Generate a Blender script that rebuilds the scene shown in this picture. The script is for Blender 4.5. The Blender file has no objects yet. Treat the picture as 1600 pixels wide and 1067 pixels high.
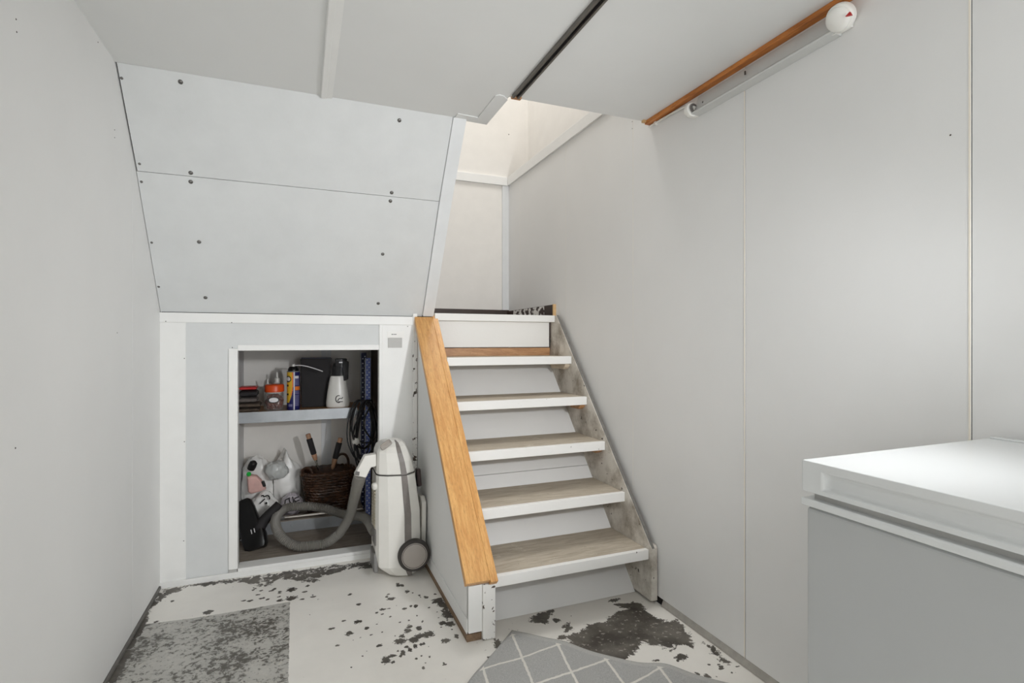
import bpy, bmesh, math, random
import numpy as np
from mathutils import Vector, Matrix, noise as mnoise

random.seed(7)
C = bpy.context.scene.collection
SC = bpy.context.scene
PI = math.pi

# ------------------------------------------------------------------ room dimensions (metres)
XL, XR = -0.585, 1.395          # left / right wall
ZC = 2.045                      # ceiling
YK = 2.76                       # low wall with the niche
YB = 3.56                       # far wall of the stairwell
YF = -1.6                       # wall behind the camera
CAM_H, FPX, YAW = 1.1, 823.0, math.atan(329 / 823.0)
CS, SN = math.cos(YAW), math.sin(YAW)

def at(px, py, **k):
    """measured photo point -> world point on the plane x=, y= or z="""
    u = (px - 800) / FPX; v = (533.5 - py) / FPX
    d = (SN + u * CS, CS - u * SN, v)
    a, val = list(k.items())[0]
    i = 'xyz'.index(a); o = (0, 0, CAM_H)
    t = (val - o[i]) / d[i]
    return Vector([o[j] + t * d[j] for j in range(3)])

# ------------------------------------------------------------------ materials
def lin(c):
    return tuple(((x / 255) / 12.92 if x / 255 <= 0.04045 else ((x / 255 + 0.055) / 1.055) ** 2.4) for x in c) + (1.0,)

class NT:
    def __init__(s, name):
        s.m = bpy.data.materials.new(name); s.m.use_nodes = True
        s.t = s.m.node_tree; s.n = s.t.nodes; s.l = s.t.links
        s.b = s.n['Principled BSDF']
    def new(s, kind, **kw):
        n = s.n.new(kind)
        for k, v in kw.items():
            if k in n.inputs: n.inputs[k].default_value = v
            else: setattr(n, k, v)
        return n
    def link(s, a, b): s.l.new(a, b)
    def pos(s, scale=(1, 1, 1), rot=(0, 0, 0)):
        g = s.new('ShaderNodeNewGeometry'); mp = s.new('ShaderNodeMapping')
        mp.inputs['Scale'].default_value = scale; mp.inputs['Rotation'].default_value = rot
        # rotate first, then scale: two mappings
        m0 = s.new('ShaderNodeMapping'); m0.inputs['Rotation'].default_value = rot
        mp.inputs['Rotation'].default_value = (0, 0, 0)
        s.link(g.outputs['Position'], m0.inputs['Vector']); s.link(m0.outputs[0], mp.inputs['Vector'])
        return mp.outputs[0]
    def noise(s, vec, scale, detail=4, rough=0.5, dist=0.0):
        n = s.new('ShaderNodeTexNoise'); n.inputs['Scale'].default_value = scale
        n.inputs['Detail'].default_value = detail; n.inputs['Roughness'].default_value = rough
        n.inputs['Distortion'].default_value = dist
        s.link(vec, n.inputs['Vector']); return n.outputs['Fac']
    def ramp(s, fac, a, b):
        r = s.new('ShaderNodeMapRange'); r.inputs['From Min'].default_value = a; r.inputs['From Max'].default_value = b
        s.link(fac, r.inputs['Value']); return r.outputs[0]
    def math(s, op, a, b):
        n = s.new('ShaderNodeMath', operation=op)
        for i, v in enumerate((a, b)):
            if isinstance(v, (int, float)): n.inputs[i].default_value = v
            else: s.link(v, n.inputs[i])
        return n.outputs[0]
    def mix(s, fac, a, b):
        n = s.new('ShaderNodeMix', data_type='RGBA')
        if isinstance(fac, (int, float)): n.inputs[0].default_value = fac
        else: s.link(fac, n.inputs[0])
        for i, v in ((6, a), (7, b)):
            if isinstance(v, tuple): n.inputs[i].default_value = v
            else: s.link(v, n.inputs[i])
        return n.outputs[2]
    def color(s, c):
        if isinstance(c, tuple): s.b.inputs['Base Color'].default_value = c
        else: s.link(c, s.b.inputs['Base Color'])
    def bump(s, h, strength=0.2, dist=0.002):
        n = s.new('ShaderNodeBump'); n.inputs['Strength'].default_value = strength; n.inputs['Distance'].default_value = dist
        s.link(h, n.inputs['Height']); s.link(n.outputs[0], s.b.inputs['Normal'])

def plain(name, rgb, rough=0.5, var=0.05, scale=12, metal=0.0, bump=0.0, bscale=120, trans=0.0, spec=0.5):
    t = NT(name); v = t.pos()
    c = lin(rgb); d = tuple(x * (1 - var * 2) for x in c[:3]) + (1,)
    t.color(t.mix(t.ramp(t.noise(v, scale, 5, .6), .3, .7), d, c))
    t.b.inputs['Roughness'].default_value = rough; t.b.inputs['Metallic'].default_value = metal
    t.b.inputs['Specular IOR Level'].default_value = spec
    if trans: t.b.inputs['Transmission Weight'].default_value = trans
    if bump: t.bump(t.noise(v, bscale, 4), bump)
    return t.m

def chipped(name, rgb, dark, thr=0.68, scale=38, rough=0.55, grime=None, gthr=(0.45, 0.7), gscale=7):
    """painted board with small chips of paint missing, and optional grime"""
    t = NT(name); v = t.pos()
    n = t.noise(v, scale, 6, .6); chips = t.ramp(n, thr, thr + .02)
    base = lin(rgb)
    if grime:
        g = t.ramp(t.noise(v, gscale, 8, .65), *gthr)
        base = t.mix(g, base, lin(grime))
    t.color(t.mix(chips, base, lin(dark))); t.b.inputs['Roughness'].default_value = rough
    t.bump(t.math('SUBTRACT', t.noise(v, 60, 4), chips), .25)
    return t.m

def wood(name, light, dark, axis_scale, rot=(0, 0, 0), rough=0.45, fine=True):
    t = NT(name); v = t.pos(axis_scale, rot)
    n = t.noise(v, 6, 6, .6, .6); w = t.noise(v, 32, 3, .7)
    c = t.mix(t.ramp(n, .35, .7), lin(light), lin(dark))
    c = t.mix(t.math('MULTIPLY', t.ramp(w, .52, .72), .55), c, lin(tuple(x * .68 for x in dark)))
    t.color(c); t.b.inputs['Roughness'].default_value = rough
    t.bump(w, .15, .001)
    return t.m

M = {}
M['panel'] = plain('white_panel_paint', (232, 232, 231), .55, .015, 3, bump=.05, bscale=220)
M['panel_cool'] = plain('cool_white_panel', (217, 219, 219), .6, .03, 8, bump=.1, bscale=160)
M['ceil'] = plain('ceiling_paint', (228, 229, 228), .6, .015, 3)
M['trim'] = plain('white_trim_paint', (238, 238, 236), .45, .02, 10)
M['trim_cool'] = plain('pale_grey_trim_paint', (225, 227, 228), .5, .03, 10)
M['cream'] = plain('cream_filler', (245, 238, 224), .6, .02)
M['warm'] = plain('warm_white_wall', (236, 233, 228), .6, .02)
M['dark'] = plain('dark_gap', (35, 32, 30), .8, .1)
M['nail'] = plain('nail_rust', (70, 60, 52), .6, .1)
M['screw'] = plain('screw_zinc', (120, 118, 115), .35, .1, metal=.8)
M['concrete'] = plain('grey_skirting_wood', (120, 118, 113), .7, .15, 30)
M['pine'] = wood('oiled_wood_cap', (222, 172, 108), (196, 138, 76), (14, 1.2, 14), (math.radians(-45.5), 0, 0), .4)
M['beamwood'] = wood('brown_stained_wood', (210, 134, 62), (164, 94, 36), (10, 1.0, 10), (0, 0, 0), .4)
M['endwood'] = plain('raw_wood_end', (214, 178, 128), .6, .1, 40)
M['rawwood'] = wood('raw_wood_strip', (196, 150, 104), (160, 112, 72), (1.5, 12, 12))
M['basewood'] = wood('brown_base_wood', (140, 116, 92), (108, 86, 66), (10, 1.5, 10), rough=.7)
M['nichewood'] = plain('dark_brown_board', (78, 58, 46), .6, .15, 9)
M['nichefloor'] = wood('grey_brown_boards', (152, 142, 130), (118, 108, 98), (1.2, 9, 9), rough=.7)
M['chip'] = chipped('chipped_white_paint', (236, 235, 232), (70, 62, 54), .70, 42)
M['chip_newel'] = chipped('flaking_white_paint', (234, 233, 230), (76, 62, 54), .605, 46)
M['chip_heavy'] = chipped('peeling_white_paint', (234, 233, 230), (72, 64, 56), .615, 30)
M['stringer'] = chipped('grimy_white_paint', (216, 211, 202), (62, 52, 44), .665, 34, grime=(148, 138, 124), gthr=(.42, .66), gscale=8)
M['landing'] = plain('dark_brown_floor', (64, 48, 40), .5, .15)
M['torn'] = chipped('torn_white_over_brown', (240, 238, 234), (62, 46, 40), .50, 26)
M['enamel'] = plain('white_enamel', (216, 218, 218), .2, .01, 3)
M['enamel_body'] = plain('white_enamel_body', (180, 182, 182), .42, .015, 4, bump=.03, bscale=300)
M['seal'] = plain('grey_rubber_seal', (186, 185, 182), .7)
M['plastic_white'] = plain('white_plastic', (232, 230, 224), .3, .02)
M['plastic_lamp'] = plain('lamp_white_plastic', (238, 237, 232), .35, .01)
M['lampmetal'] = plain('lamp_grey_enamel', (205, 206, 204), .35, .02)
M['strip'] = plain('grey_vacuum_strip', (128, 122, 118), .4, .08, 40)
M['tyre'] = plain('dark_grey_tyre', (62, 58, 55), .6)
M['hubcap'] = plain('warm_grey_plastic', (172, 165, 158), .4, .03)
M['greyplastic'] = plain('grey_plastic', (110, 108, 105), .45)
M['hose'] = plain('grey_hose', (128, 125, 119), .5, .05)
M['black'] = plain('black_plastic', (20, 19, 19), .35)
M['blackmatt'] = plain('black_matt', (34, 31, 33), .75)
M['galv'] = plain('galvanised_steel', (176, 180, 184), .38, .08, 14, metal=.55)
M['chrome'] = plain('chrome_tube', (200, 195, 188), .18, .03, metal=1.0)
M['bluemetal'] = plain('blue_tinted_steel', (128, 146, 222), .4, .2, 18, metal=.1)
M['bluedark'] = plain('dark_blue_steel', (40, 48, 92), .4, .2, 18)
M['hole'] = plain('lit_hole_disc', (240, 244, 252), .3)  # white discs stand for the lit wall seen through the holes
M['red'] = plain('red_plastic', (196, 30, 28), .35, .08)
M['orange'] = plain('orange_plastic', (228, 82, 24), .35, .05)
M['navy'] = plain('navy_print', (30, 32, 98), .35, .05)
M['yellow'] = plain('yellow_print', (232, 188, 50), .35, .05)
M['print_orange'] = plain('orange_print', (240, 130, 50), .35, .03)
M['print_white'] = plain('white_print', (236, 234, 236), .4, .03)
M['print_lilac'] = plain('pale_text_print', (150, 148, 190), .4, .2, 400)
M['greycloth'] = plain('grey_cloth', (108, 100, 96), .85, .2, 45, bump=.4, bscale=300)
M['browncloth'] = plain('brown_grey_cloth', (96, 82, 70), .85, .25, 40, bump=.4, bscale=300)
M['pink'] = plain('pink_cloth', (232, 188, 180), .7, .08, 30)
M['green'] = plain('green_plastic', (40, 200, 80), .4)
M['bagwhite'] = plain('white_plastic_bag', (244, 243, 240), .3, .03, 14)
M['baggrey'] = plain('frosted_plastic_bag', (200, 202, 200), .25, .06, 20)
M['baglilac'] = plain('lilac_plastic_bag', (205, 198, 205), .3, .05, 20)
M['wicker'] = plain('dark_wicker', (92, 62, 42), .35, .42, 38, bump=.5, bscale=160)
M['handlewood'] = plain('tool_handle_wood', (176, 134, 104), .5, .12, 30)
M['cord'] = plain('black_cord', (22, 21, 22), .4)
M['greyplate'] = plain('grey_plate', (188, 187, 184), .5, .03, 30)
M['card'] = plain('white_card', (244, 243, 240), .6, .01)
M['redcontents'] = plain('red_brown_contents', (140, 64, 44), .5, .45, 90)

def clear(name, tint, alpha):
    """thin clear plastic: glossy film that lets most of the light through"""
    m = bpy.data.materials.new(name); m.use_nodes = True
    t = m.node_tree; t.nodes.clear()
    o = t.nodes.new('ShaderNodeOutputMaterial'); mx = t.nodes.new('ShaderNodeMixShader')
    tr = t.nodes.new('ShaderNodeBsdfTransparent'); pb = t.nodes.new('ShaderNodeBsdfPrincipled')
    pb.inputs['Base Color'].default_value = lin(tint); pb.inputs['Roughness'].default_value = .15
    g = t.nodes.new('ShaderNodeNewGeometry'); n = t.nodes.new('ShaderNodeTexNoise'); n.inputs['Scale'].default_value = 40
    r = t.nodes.new('ShaderNodeMapRange'); r.inputs['From Min'].default_value = .3; r.inputs['From Max'].default_value = .75
    r.inputs['To Min'].default_value = alpha * .4; r.inputs['To Max'].default_value = min(1, alpha * 2)
    t.links.new(g.outputs['Position'], n.inputs['Vector']); t.links.new(n.outputs['Fac'], r.inputs['Value'])
    t.links.new(r.outputs[0], mx.inputs[0]); t.links.new(tr.outputs[0], mx.inputs[1]); t.links.new(pb.outputs[0], mx.inputs[2])
    t.links.new(mx.outputs[0], o.inputs['Surface'])
    return m
M['clearbag'] = clear('clear_plastic_bag', (225, 225, 228), .024)
M['clearjar'] = clear('clear_jar_plastic', (190, 185, 182), .14)

def tread_material():
    t = NT('worn_tread_wood'); v = t.pos((3, 26, 26)); w = t.pos()
    c = t.mix(t.ramp(t.noise(v, 3, 7, .65, .4), .3, .72), lin((200, 190, 174)), lin((158, 146, 129)))
    s = t.ramp(t.noise(w, 9, 8, .7), .60, .68)
    c = t.mix(t.math('MULTIPLY', s, .55), c, lin((224, 218, 206)))
    d = t.ramp(t.noise(w, 24, 6, .7), .66, .7)
    c = t.mix(t.math('MULTIPLY', d, .6), c, lin((112, 101, 88)))
    t.color(c); t.b.inputs['Roughness'].default_value = .75
    t.bump(t.noise(v, 8, 6), .2)
    return t.m
M['tread'] = tread_material()

def floor_material():
    t = NT('worn_painted_floor'); v = t.pos(); sv = t.pos((1.0, 1.8, 1), (0, 0, math.radians(-12)))
    def attr(n):
        a = t.new('ShaderNodeAttribute'); a.attribute_name = n; return a.outputs['Fac']
    n1 = t.noise(v, 22, 12, .74, .4); n3 = t.noise(v, 85, 8, .7)
    peel = t.math('ADD', attr('peel'), t.math('MULTIPLY', t.math('SUBTRACT', n1, .5), 2.6))
    chip = t.math('ADD', attr('chip'), t.math('MULTIPLY', t.math('SUBTRACT', n3, .5), 1.5))
    peel = t.math('MAXIMUM', t.ramp(peel, .49, .52), t.ramp(chip, .49, .52))
    n2 = t.noise(v, 60, 6, .6)
    worn = t.math('ADD', attr('worn'), t.math('MULTIPLY', t.math('SUBTRACT', n2, .5), .35))
    worn = t.ramp(worn, .48, .53)
    paint = t.mix(t.ramp(t.noise(v, 5, 5, .6), .3, .7), lin((240, 237, 231)), lin((232, 229, 223)))
    specks = t.math('MULTIPLY', t.ramp(t.noise(v, 75, 2, .5), .745, .755), t.ramp(t.noise(v, 4, 2), .5, .56))
    paint = t.mix(specks, paint, lin((88, 82, 74)))
    # worn rectangle: grey film with dark blotches and pale scuffs
    wcol = t.mix(t.ramp(t.noise(v, 6, 6, .6), .3, .7), lin((196, 194, 188)), lin((166, 165, 160)))
    cl = t.ramp(t.noise(v, 6, 4, .6), .28, .66)
    bl = t.math('ADD', t.noise(v, 48, 10, .8, .4), t.math('MULTIPLY', t.math('SUBTRACT', cl, .5), .17))
    wcol = t.mix(t.math('MULTIPLY', t.ramp(bl, .515, .565), .92), wcol, lin((82, 78, 71)))
    wcol = t.mix(t.math('MULTIPLY', t.ramp(t.noise(v, 50, 8, .75, .4), .57, .62), .6), wcol, lin((210, 205, 194)))
    # bare floor where paint has come off
    pcol = t.mix(t.ramp(t.noise(v, 7, 6, .6), .40, .66), lin((66, 61, 55)), lin((112, 107, 99)))
    pcol = t.mix(t.math('MULTIPLY', t.ramp(t.noise(v, 48, 6, .7), .58, .64), t.ramp(attr('peel'), .7, .95)), pcol, lin((176, 171, 162)))
    c = t.mix(worn, paint, wcol); c = t.mix(peel, c, pcol)
    t.color(c); t.b.inputs['Roughness'].default_value = .5
    t.bump(t.math('SUBTRACT', t.math('MULTIPLY', t.noise(v, 90, 4), .3), peel), .35, .002)
    return t.m
M['floor'] = floor_material()

RUGC, RE1, RE2 = Vector((0.739, 1.85, 0)), Vector((0.697, -0.717, 0)), Vector((-0.717, -0.697, 0))
def rug_material():
    t = NT('grey_rug_white_lattice')
    uv = t.new('ShaderNodeUVMap'); sp = t.new('ShaderNodeSeparateXYZ'); t.link(uv.outputs[0], sp.inputs[0])
    gp = t.pos(); wob = t.math('MULTIPLY', t.math('SUBTRACT', t.noise(gp, 60, 3), .5), .05)
    a = t.math('DIVIDE', t.math('SUBTRACT', sp.outputs[0], .015), .178)
    b = t.math('DIVIDE', t.math('SUBTRACT', sp.outputs[1], .03), .236)
    def line(x):
        f = t.math('FRACT', t.math('ADD', t.math('ADD', x, wob), 50.5), 0)
        return t.math('ABSOLUTE', t.math('SUBTRACT', f, .5), 0)
    d = t.math('MINIMUM', line(t.math('ADD', a, b)), line(t.math('SUBTRACT', a, b)))
    l = t.ramp(d, .04, .025)
    inside = t.math('MULTIPLY', t.math('GREATER_THAN', sp.outputs[1], .022), t.math('GREATER_THAN', sp.outputs[0], .008))
    l = t.math('MULTIPLY', l, inside)
    wv = t.noise(t.pos((1, 4, 1), (0, 0, math.radians(45))), 260, 3, .6)
    base = t.mix(t.ramp(wv, .35, .65), lin((160, 160, 159)), lin((200, 200, 198)))
    base = t.mix(t.math('MULTIPLY', t.math('LESS_THAN', sp.outputs[1], .022), .35), base, lin((205, 203, 198)))
    t.color(t.mix(l, base, lin((232, 229, 222))))
    t.b.inputs['Roughness'].default_value = .95; t.b.inputs['Specular IOR Level'].default_value = .1
    t.bump(t.math('ADD', wv, l), .6, .003)
    return t.m
M['rug'] = rug_material()

# ------------------------------------------------------------------ mesh builder
ORG = {}
class MB:
    def __init__(s): s.v, s.f, s.mi = [], [], []
    def add(s, vs, fs, m=0):
        o = len(s.v); s.v += [Vector(v) for v in vs]
        s.f += [tuple(i + o for i in f) for f in fs]; s.mi += [m] * len(fs)
        return s
    def box(s, x0, x1, y0, y1, z0, z1, m=0):
        vs = [(x, y, z) for z in (z0, z1) for y in (y0, y1) for x in (x0, x1)]
        return s.add(vs, [(0, 2, 3, 1), (4, 5, 7, 6), (0, 1, 5, 4), (2, 6, 7, 3), (0, 4, 6, 2), (1, 3, 7, 5)], m)
    def prism(s, poly, axis, a, b, m=0):
        """extrude a closed 2-D outline along x, y or z"""
        n = len(poly); vs = []
        for w in (a, b):
            for p, q in poly:
                vs.append({'x': (w, p, q), 'y': (p, w, q), 'z': (p, q, w)}[axis])
        fs = [tuple(range(n)), tuple(range(2 * n - 1, n - 1, -1))]
        fs += [(i, i + n, (i + 1) % n + n, (i + 1) % n) for i in range(n)]
        return s.add(vs, fs, m)
    def tube(s, pts, r, n=10, m=0, caps=True, closed=False):
        pts = [Vector(p) for p in pts]; k = len(pts); vs, fs = [], []
        rr = r if callable(r) else (lambda i: r)
        up = Vector((0, 0, 1)); prev = None
        for i, p in enumerate(pts):
            if closed: t = pts[(i + 1) % k] - pts[i - 1]
            else: t = pts[min(i + 1, k - 1)] - pts[max(i - 1, 0)]
            t.normalize()
            if prev is None:
                a = t.orthogonal().normalized()
            else:
                a = (prev - t * prev.dot(t)).normalized()
            prev = a; b = t.cross(a)
            for j in range(n):
                th = 2 * PI * j / n
                vs.append(p + (a * math.cos(th) + b * math.sin(th)) * rr(i))
        for i in range(k if closed else k - 1):
            for j in range(n):
                a0 = i * n; b0 = ((i + 1) % k) * n
                fs.append((a0 + j, a0 + (j + 1) % n, b0 + (j + 1) % n, b0 + j))
        if caps and not closed:
            fs.append(tuple(range(n - 1, -1, -1))); fs.append(tuple(range((k - 1) * n, k * n)))
        return s.add(vs, fs, m)
    def lathe(s, prof, c, axis=(0, 0, 1), n=32, m=0, sx=1, sy=1, mfun=None, power=2.0):
        """prof: list of (radius, height) along axis from c"""
        ax = Vector(axis).normalized(); a = Vector((1, 0, 0)) if abs(ax.z) > .99 else ax.cross(Vector((0, 0, 1))).normalized()
        b = ax.cross(a); c = Vector(c); vs, fs, ms = [], [], []
        for r, h in prof:
            for j in range(n):
                th = 2 * PI * j / n; cx, cy = math.cos(th), math.sin(th)
                if power != 2.0:
                    cx = math.copysign(abs(cx) ** (2 / power), cx); cy = math.copysign(abs(cy) ** (2 / power), cy)
                vs.append(c + ax * h + a * (r * cx * sx) + b * (r * cy * sy))
        o = len(s.v); s.v += vs
        for i in range(len(prof) - 1):
            for j in range(n):
                s.f.append(tuple(o + q for q in (i * n + j, i * n + (j + 1) % n, (i + 1) * n + (j + 1) % n, (i + 1) * n + j)))
                s.mi.append(mfun(j / n, (prof[i][1] + prof[i + 1][1]) / 2) if mfun else m)
        for i, rev in ((0, True), (len(prof) - 1, False)):
            if prof[i][0] > 1e-6:
                f = [o + i * n + j for j in range(n)]
                s.f.append(tuple(reversed(f) if rev else f)); s.mi.append(mfun(0, prof[i][1]) if mfun else m)
        return s
    def loft(s, rings, m=0, caps=True):
        n = len(rings[0]); vs = [p for r in rings for p in r]; fs = []
        for i in range(len(rings) - 1):
            for j in range(n):
                fs.append((i * n + j, i * n + (j + 1) % n, (i + 1) * n + (j + 1) % n, (i + 1) * n + j))
        if caps:
            fs.append(tuple(range(n - 1, -1, -1))); fs.append(tuple(range((len(rings) - 1) * n, len(rings) * n)))
        return s.add(vs, fs, m)
    def grid(s, fn, nu, nv, m=0):
        vs = [fn(i / nu, j / nv) for j in range(nv + 1) for i in range(nu + 1)]
        fs = [(j * (nu + 1) + i, j * (nu + 1) + i + 1, (j + 1) * (nu + 1) + i + 1, (j + 1) * (nu + 1) + i) for j in range(nv) for i in range(nu)]
        return s.add(vs, fs, m)
    def lump(s, c, r, seed, amp=.18, fr=2.2, n=40, m=0, ridge=.12, flat=None, xlim=None):
        """a crumpled bag or cloth: ellipsoid with ridged folds"""
        c = Vector(c); o = Vector((seed * 7.3, seed * 3.1, seed * 1.7)); rows = n // 2
        vs = []
        for i in range(rows + 1):
            ph = PI * i / rows
            for j in range(n):
                th = 2 * PI * j / n
                d = Vector((math.sin(ph) * math.cos(th), math.sin(ph) * math.sin(th), math.cos(ph)))
                k = 1 + amp * mnoise.noise(d * fr + o) * 1.6 + ridge * (1 - 2 * abs(mnoise.noise(d * fr * 2.1 + o * 2))) - ridge * .5
                p = c + Vector((d.x * r[0], d.y * r[1], d.z * r[2])) * k
                if flat is not None and p.z < flat: p.z = flat
                if xlim: p.x = min(max(p.x, xlim[0]), xlim[1])
                vs.append(p)
        fs = [(i * n + j, (i + 1) * n + j, (i + 1) * n + (j + 1) % n, i * n + (j + 1) % n) for i in range(rows) for j in range(n)]
        return s.add(vs, fs, m)
    def build(s, name, mats, parent=None, bevel=0.0, smooth=False, segs=2, origin=None, solid=0.0, sub=0):
        if not isinstance(mats, (list, tuple)): mats = [mats]
        lo = [min(v[i] for v in s.v) for i in range(3)]; hi = [max(v[i] for v in s.v) for i in range(3)]
        org = Vector(origin) if origin else Vector(((lo[0] + hi[0]) / 2, (lo[1] + hi[1]) / 2, lo[2] if parent is None else (lo[2] + hi[2]) / 2))
        me = bpy.data.meshes.new(name)
        me.from_pydata([tuple(v - org) for v in s.v], [], s.f)
        for m in mats: me.materials.append(m if not isinstance(m, str) else M[m])
        me.polygons.foreach_set('material_index', s.mi)
        bm = bmesh.new(); bm.from_mesh(me)
        bmesh.ops.remove_doubles(bm, verts=bm.verts, dist=1e-6)
        bmesh.ops.recalc_face_normals(bm, faces=bm.faces)
        for f in bm.faces: f.smooth = bool(smooth)
        if smooth:
            for e in bm.edges:
                if len(e.link_faces) == 2 and e.calc_face_angle(0) > math.radians(38): e.smooth = False
        bm.to_mesh(me); bm.free()
        o = bpy.data.objects.new(name, me); C.objects.link(o)
        ORG[o.name] = org
        if parent is not None:
            o.parent = parent; o.location = org - ORG[parent.name]
        else: o.location = org
        if solid:
            q = o.modifiers.new('solid', 'SOLIDIFY'); q.thickness = solid; q.offset = 0
        if sub:
            q = o.modifiers.new('sub', 'SUBSURF'); q.levels = sub; q.render_levels = sub
        if bevel:
            q = o.modifiers.new('bevel', 'BEVEL'); q.width = bevel; q.segments = segs; q.limit_method = 'ANGLE'; q.angle_limit = math.radians(35)
        return o

def tag(o, label=None, cat=None, group=None, kind=None):
    if label: o['label'] = label
    if cat: o['category'] = cat
    if group: o['group'] = group
    if kind: o['kind'] = kind
    return o

def thing(name, label, cat, loc, group=None):
    o = bpy.data.objects.new(name, None); C.objects.link(o)
    o.empty_display_size = .05; o.location = loc; ORG[o.name] = Vector(loc)
    return tag(o, label, cat, group)

def struct(name, mb, mats, label, cat, parent=None, bevel=0.0, **k):
    o = mb.build(name, mats, parent, bevel, **k)
    if parent is None: tag(o, label, cat, None, 'structure')
    return o

def mats(*k): return [M[x] for x in k]
def curve_pts(ctrl, n=12):
    """smooth path through control points (Catmull-Rom)"""
    P = [Vector(p) for p in ctrl]; P = [P[0] * 2 - P[1]] + P + [P[-1] * 2 - P[-2]]; out = []
    for i in range(1, len(P) - 2):
        a, b, c, d = P[i - 1], P[i], P[i + 1], P[i + 2]
        for k in range(n):
            t = k / n
            out.append(.5 * ((2 * b) + (c - a) * t + (2 * a - 5 * b + 4 * c - d) * t * t + (3 * b - a - 3 * c + d) * t ** 3))
    out.append(P[-2]); return out

# ------------------------------------------------------------------ floor with its worn patches
def px_poly(pts): return [tuple(at(x, y, z=0)[:2]) for x, y in pts]
Z5 = lambda x, y: (x * .1941 + 570, y * .1941 + 860)
Z6 = lambda x, y: (x * .375 + 620, y * .375 + 880)
Z4 = lambda x, y: (x * .3 + 160, y * .3 + 880)
Z8 = lambda x, y: (x * .2502 + 940, y * .2502 + 800)
POLYS = [  # photo outlines of bare patches, weight
    ([(883, 1004), (905, 986), (930, 974), (955, 968), (950, 960), (965, 956), (975, 946), (985, 940), (1002, 942), (1008, 950), (1020, 962), (1040, 970), (1056, 968), (1072, 982), (1084, 1000), (1080, 1010), (1060, 1008), (1048, 1016), (1030, 1006), (1012, 1008), (1000, 1006), (992, 1020), (980, 1024), (968, 1040), (930, 1030), (900, 1016)], .06, .9),
    ([(962, 945), (980, 941), (1002, 944), (1000, 950), (975, 951)], .05, .5),
    ([(240, 938), (249, 921), (300, 913), (345, 907), (400, 900), (480, 889), (586, 876), (588, 890), (545, 886), (512, 900), (480, 910), (440, 903), (415, 916), (370, 908), (330, 913), (290, 917), (262, 930), (246, 940)], .07, .16),
    ([Z5(520, 400), Z5(610, 385), Z5(650, 430), Z5(690, 500), Z5(725, 580), Z5(690, 560), Z5(640, 500), Z5(600, 440), Z5(560, 410)], .05, .7),
    ([Z6(560, 235), Z6(590, 210), Z6(650, 195), Z6(640, 220), Z6(630, 245), Z6(580, 252)], .05, .8),
    ([Z6(685, 260), Z6(720, 250), Z6(745, 275), Z6(700, 285)], .045, .8),
    ([Z8(640, 825), Z8(700, 850), Z8(800, 930), Z8(795, 950), Z8(740, 925), Z8(690, 880)], .06, .3),
    ([Z8(0, 690), Z8(60, 640), Z8(120, 650), Z8(130, 700), Z8(60, 720), Z8(0, 730)], .05, .8),
    ([(164, 1067), (248, 921), (252, 924), (180, 1067)], .04, .25),
]
CHIPS = [Z5(285, 730) + (8, 4), Z5(300, 690) + (4, 2.5), Z5(345, 645) + (5, 3), Z5(395, 720) + (7, 4), Z5(435, 690) + (6, 3.5), Z5(510, 675) + (9, 4), Z5(437, 627) + (4, 3),
         Z5(650, 725) + (6, 3), Z5(628, 585) + (5, 3), Z5(685, 592) + (6, 3.5), Z5(665, 515) + (7, 5), Z5(172, 880) + (6, 5), Z5(215, 850) + (7, 2), Z5(340, 330) + (3, 2),
         Z5(213, 388) + (6, 1.6), Z5(320, 469) + (3, 1.6), Z5(740, 692) + (3, 3), Z5(117, 765) + (4, 2), Z5(308, 822) + (3, 4), Z5(365, 800) + (3, 3), Z5(405, 770) + (3, 3),
         Z5(410, 448) + (3, 2), Z5(268, 278) + (3, 3), Z5(302, 281) + (2, 2), Z5(137, 474) + (3, 1.5), Z5(360, 612) + (4, 2.5), Z5(463, 755) + (4, 2), Z5(335, 775) + (3, 2), Z5(226, 898) + (3, 2), Z5(290, 850) + (2.5, 1.5), Z5(472, 947) + (2, 2), Z5(998, 860) + (3, 1.5),
         Z5(463, 571) + (2, 1.5), Z5(15, 625) + (3, 2), Z5(496, 378) + (3, 1.5), Z5(1078, 760) + (6, 8),
         Z4(985, 137) + (6, 3), Z4(985, 182) + (7, 3), Z4(365, 197) + (2.5, 1.5), Z4(550, 255) + (6, 3), Z4(280, 305) + (3, 1.5), Z4(737, 195) + (3, 1.2), Z4(1285, 365) + (5, 3), Z4(1195, 340) + (5, 1.2),
         Z4(1330, 305) + (5, 2.5), Z4(1256, 300) + (3, 1.3), Z4(1375, 337) + (2.5, 1.5), Z4(1505, 186) + (5, 1.6), Z4(1335, 214) + (3, 1.5), Z4(1455, 240) + (3, 1.5), Z4(1290, 162) + (3, 1.3), Z4(1225, 428) + (3, 1.3), Z4(1400, 373) + (2.5, 1), Z4(1298, 541) + (1.5, 1),
         Z6(905, 154) + (9, 2), Z6(665, 237) + (5, 3), Z6(690, 308) + (7, 3), Z6(1185, 390) + (9, 4), Z6(425, 345) + (6, 7), Z6(1350, 432) + (4, 2), Z6(1295, 470) + (4, 3), Z6(1255, 463) + (3, 3), Z6(1080, 405) + (5, 1.5), Z6(1300, 345) + (3, 2)]
rng = random.Random(3)
for k in range(46):
    x, y = rng.uniform(560, 715), rng.uniform(925, 1040)
    CHIPS.append((x, y, rng.uniform(.8, 2.2), rng.uniform(.6, 1.5)))
for k in range(26):
    x, y = rng.uniform(390, 500), rng.uniform(915, 940)
    CHIPS.append((x, y, rng.uniform(1.0, 4.0), rng.uniform(.7, 1.4)))
for k in range(16):
    x, y = rng.uniform(1000, 1160), rng.uniform(1015, 1060)
    CHIPS.append((x, y, rng.uniform(1.0, 4.0), rng.uniform(.7, 1.6)))
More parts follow.
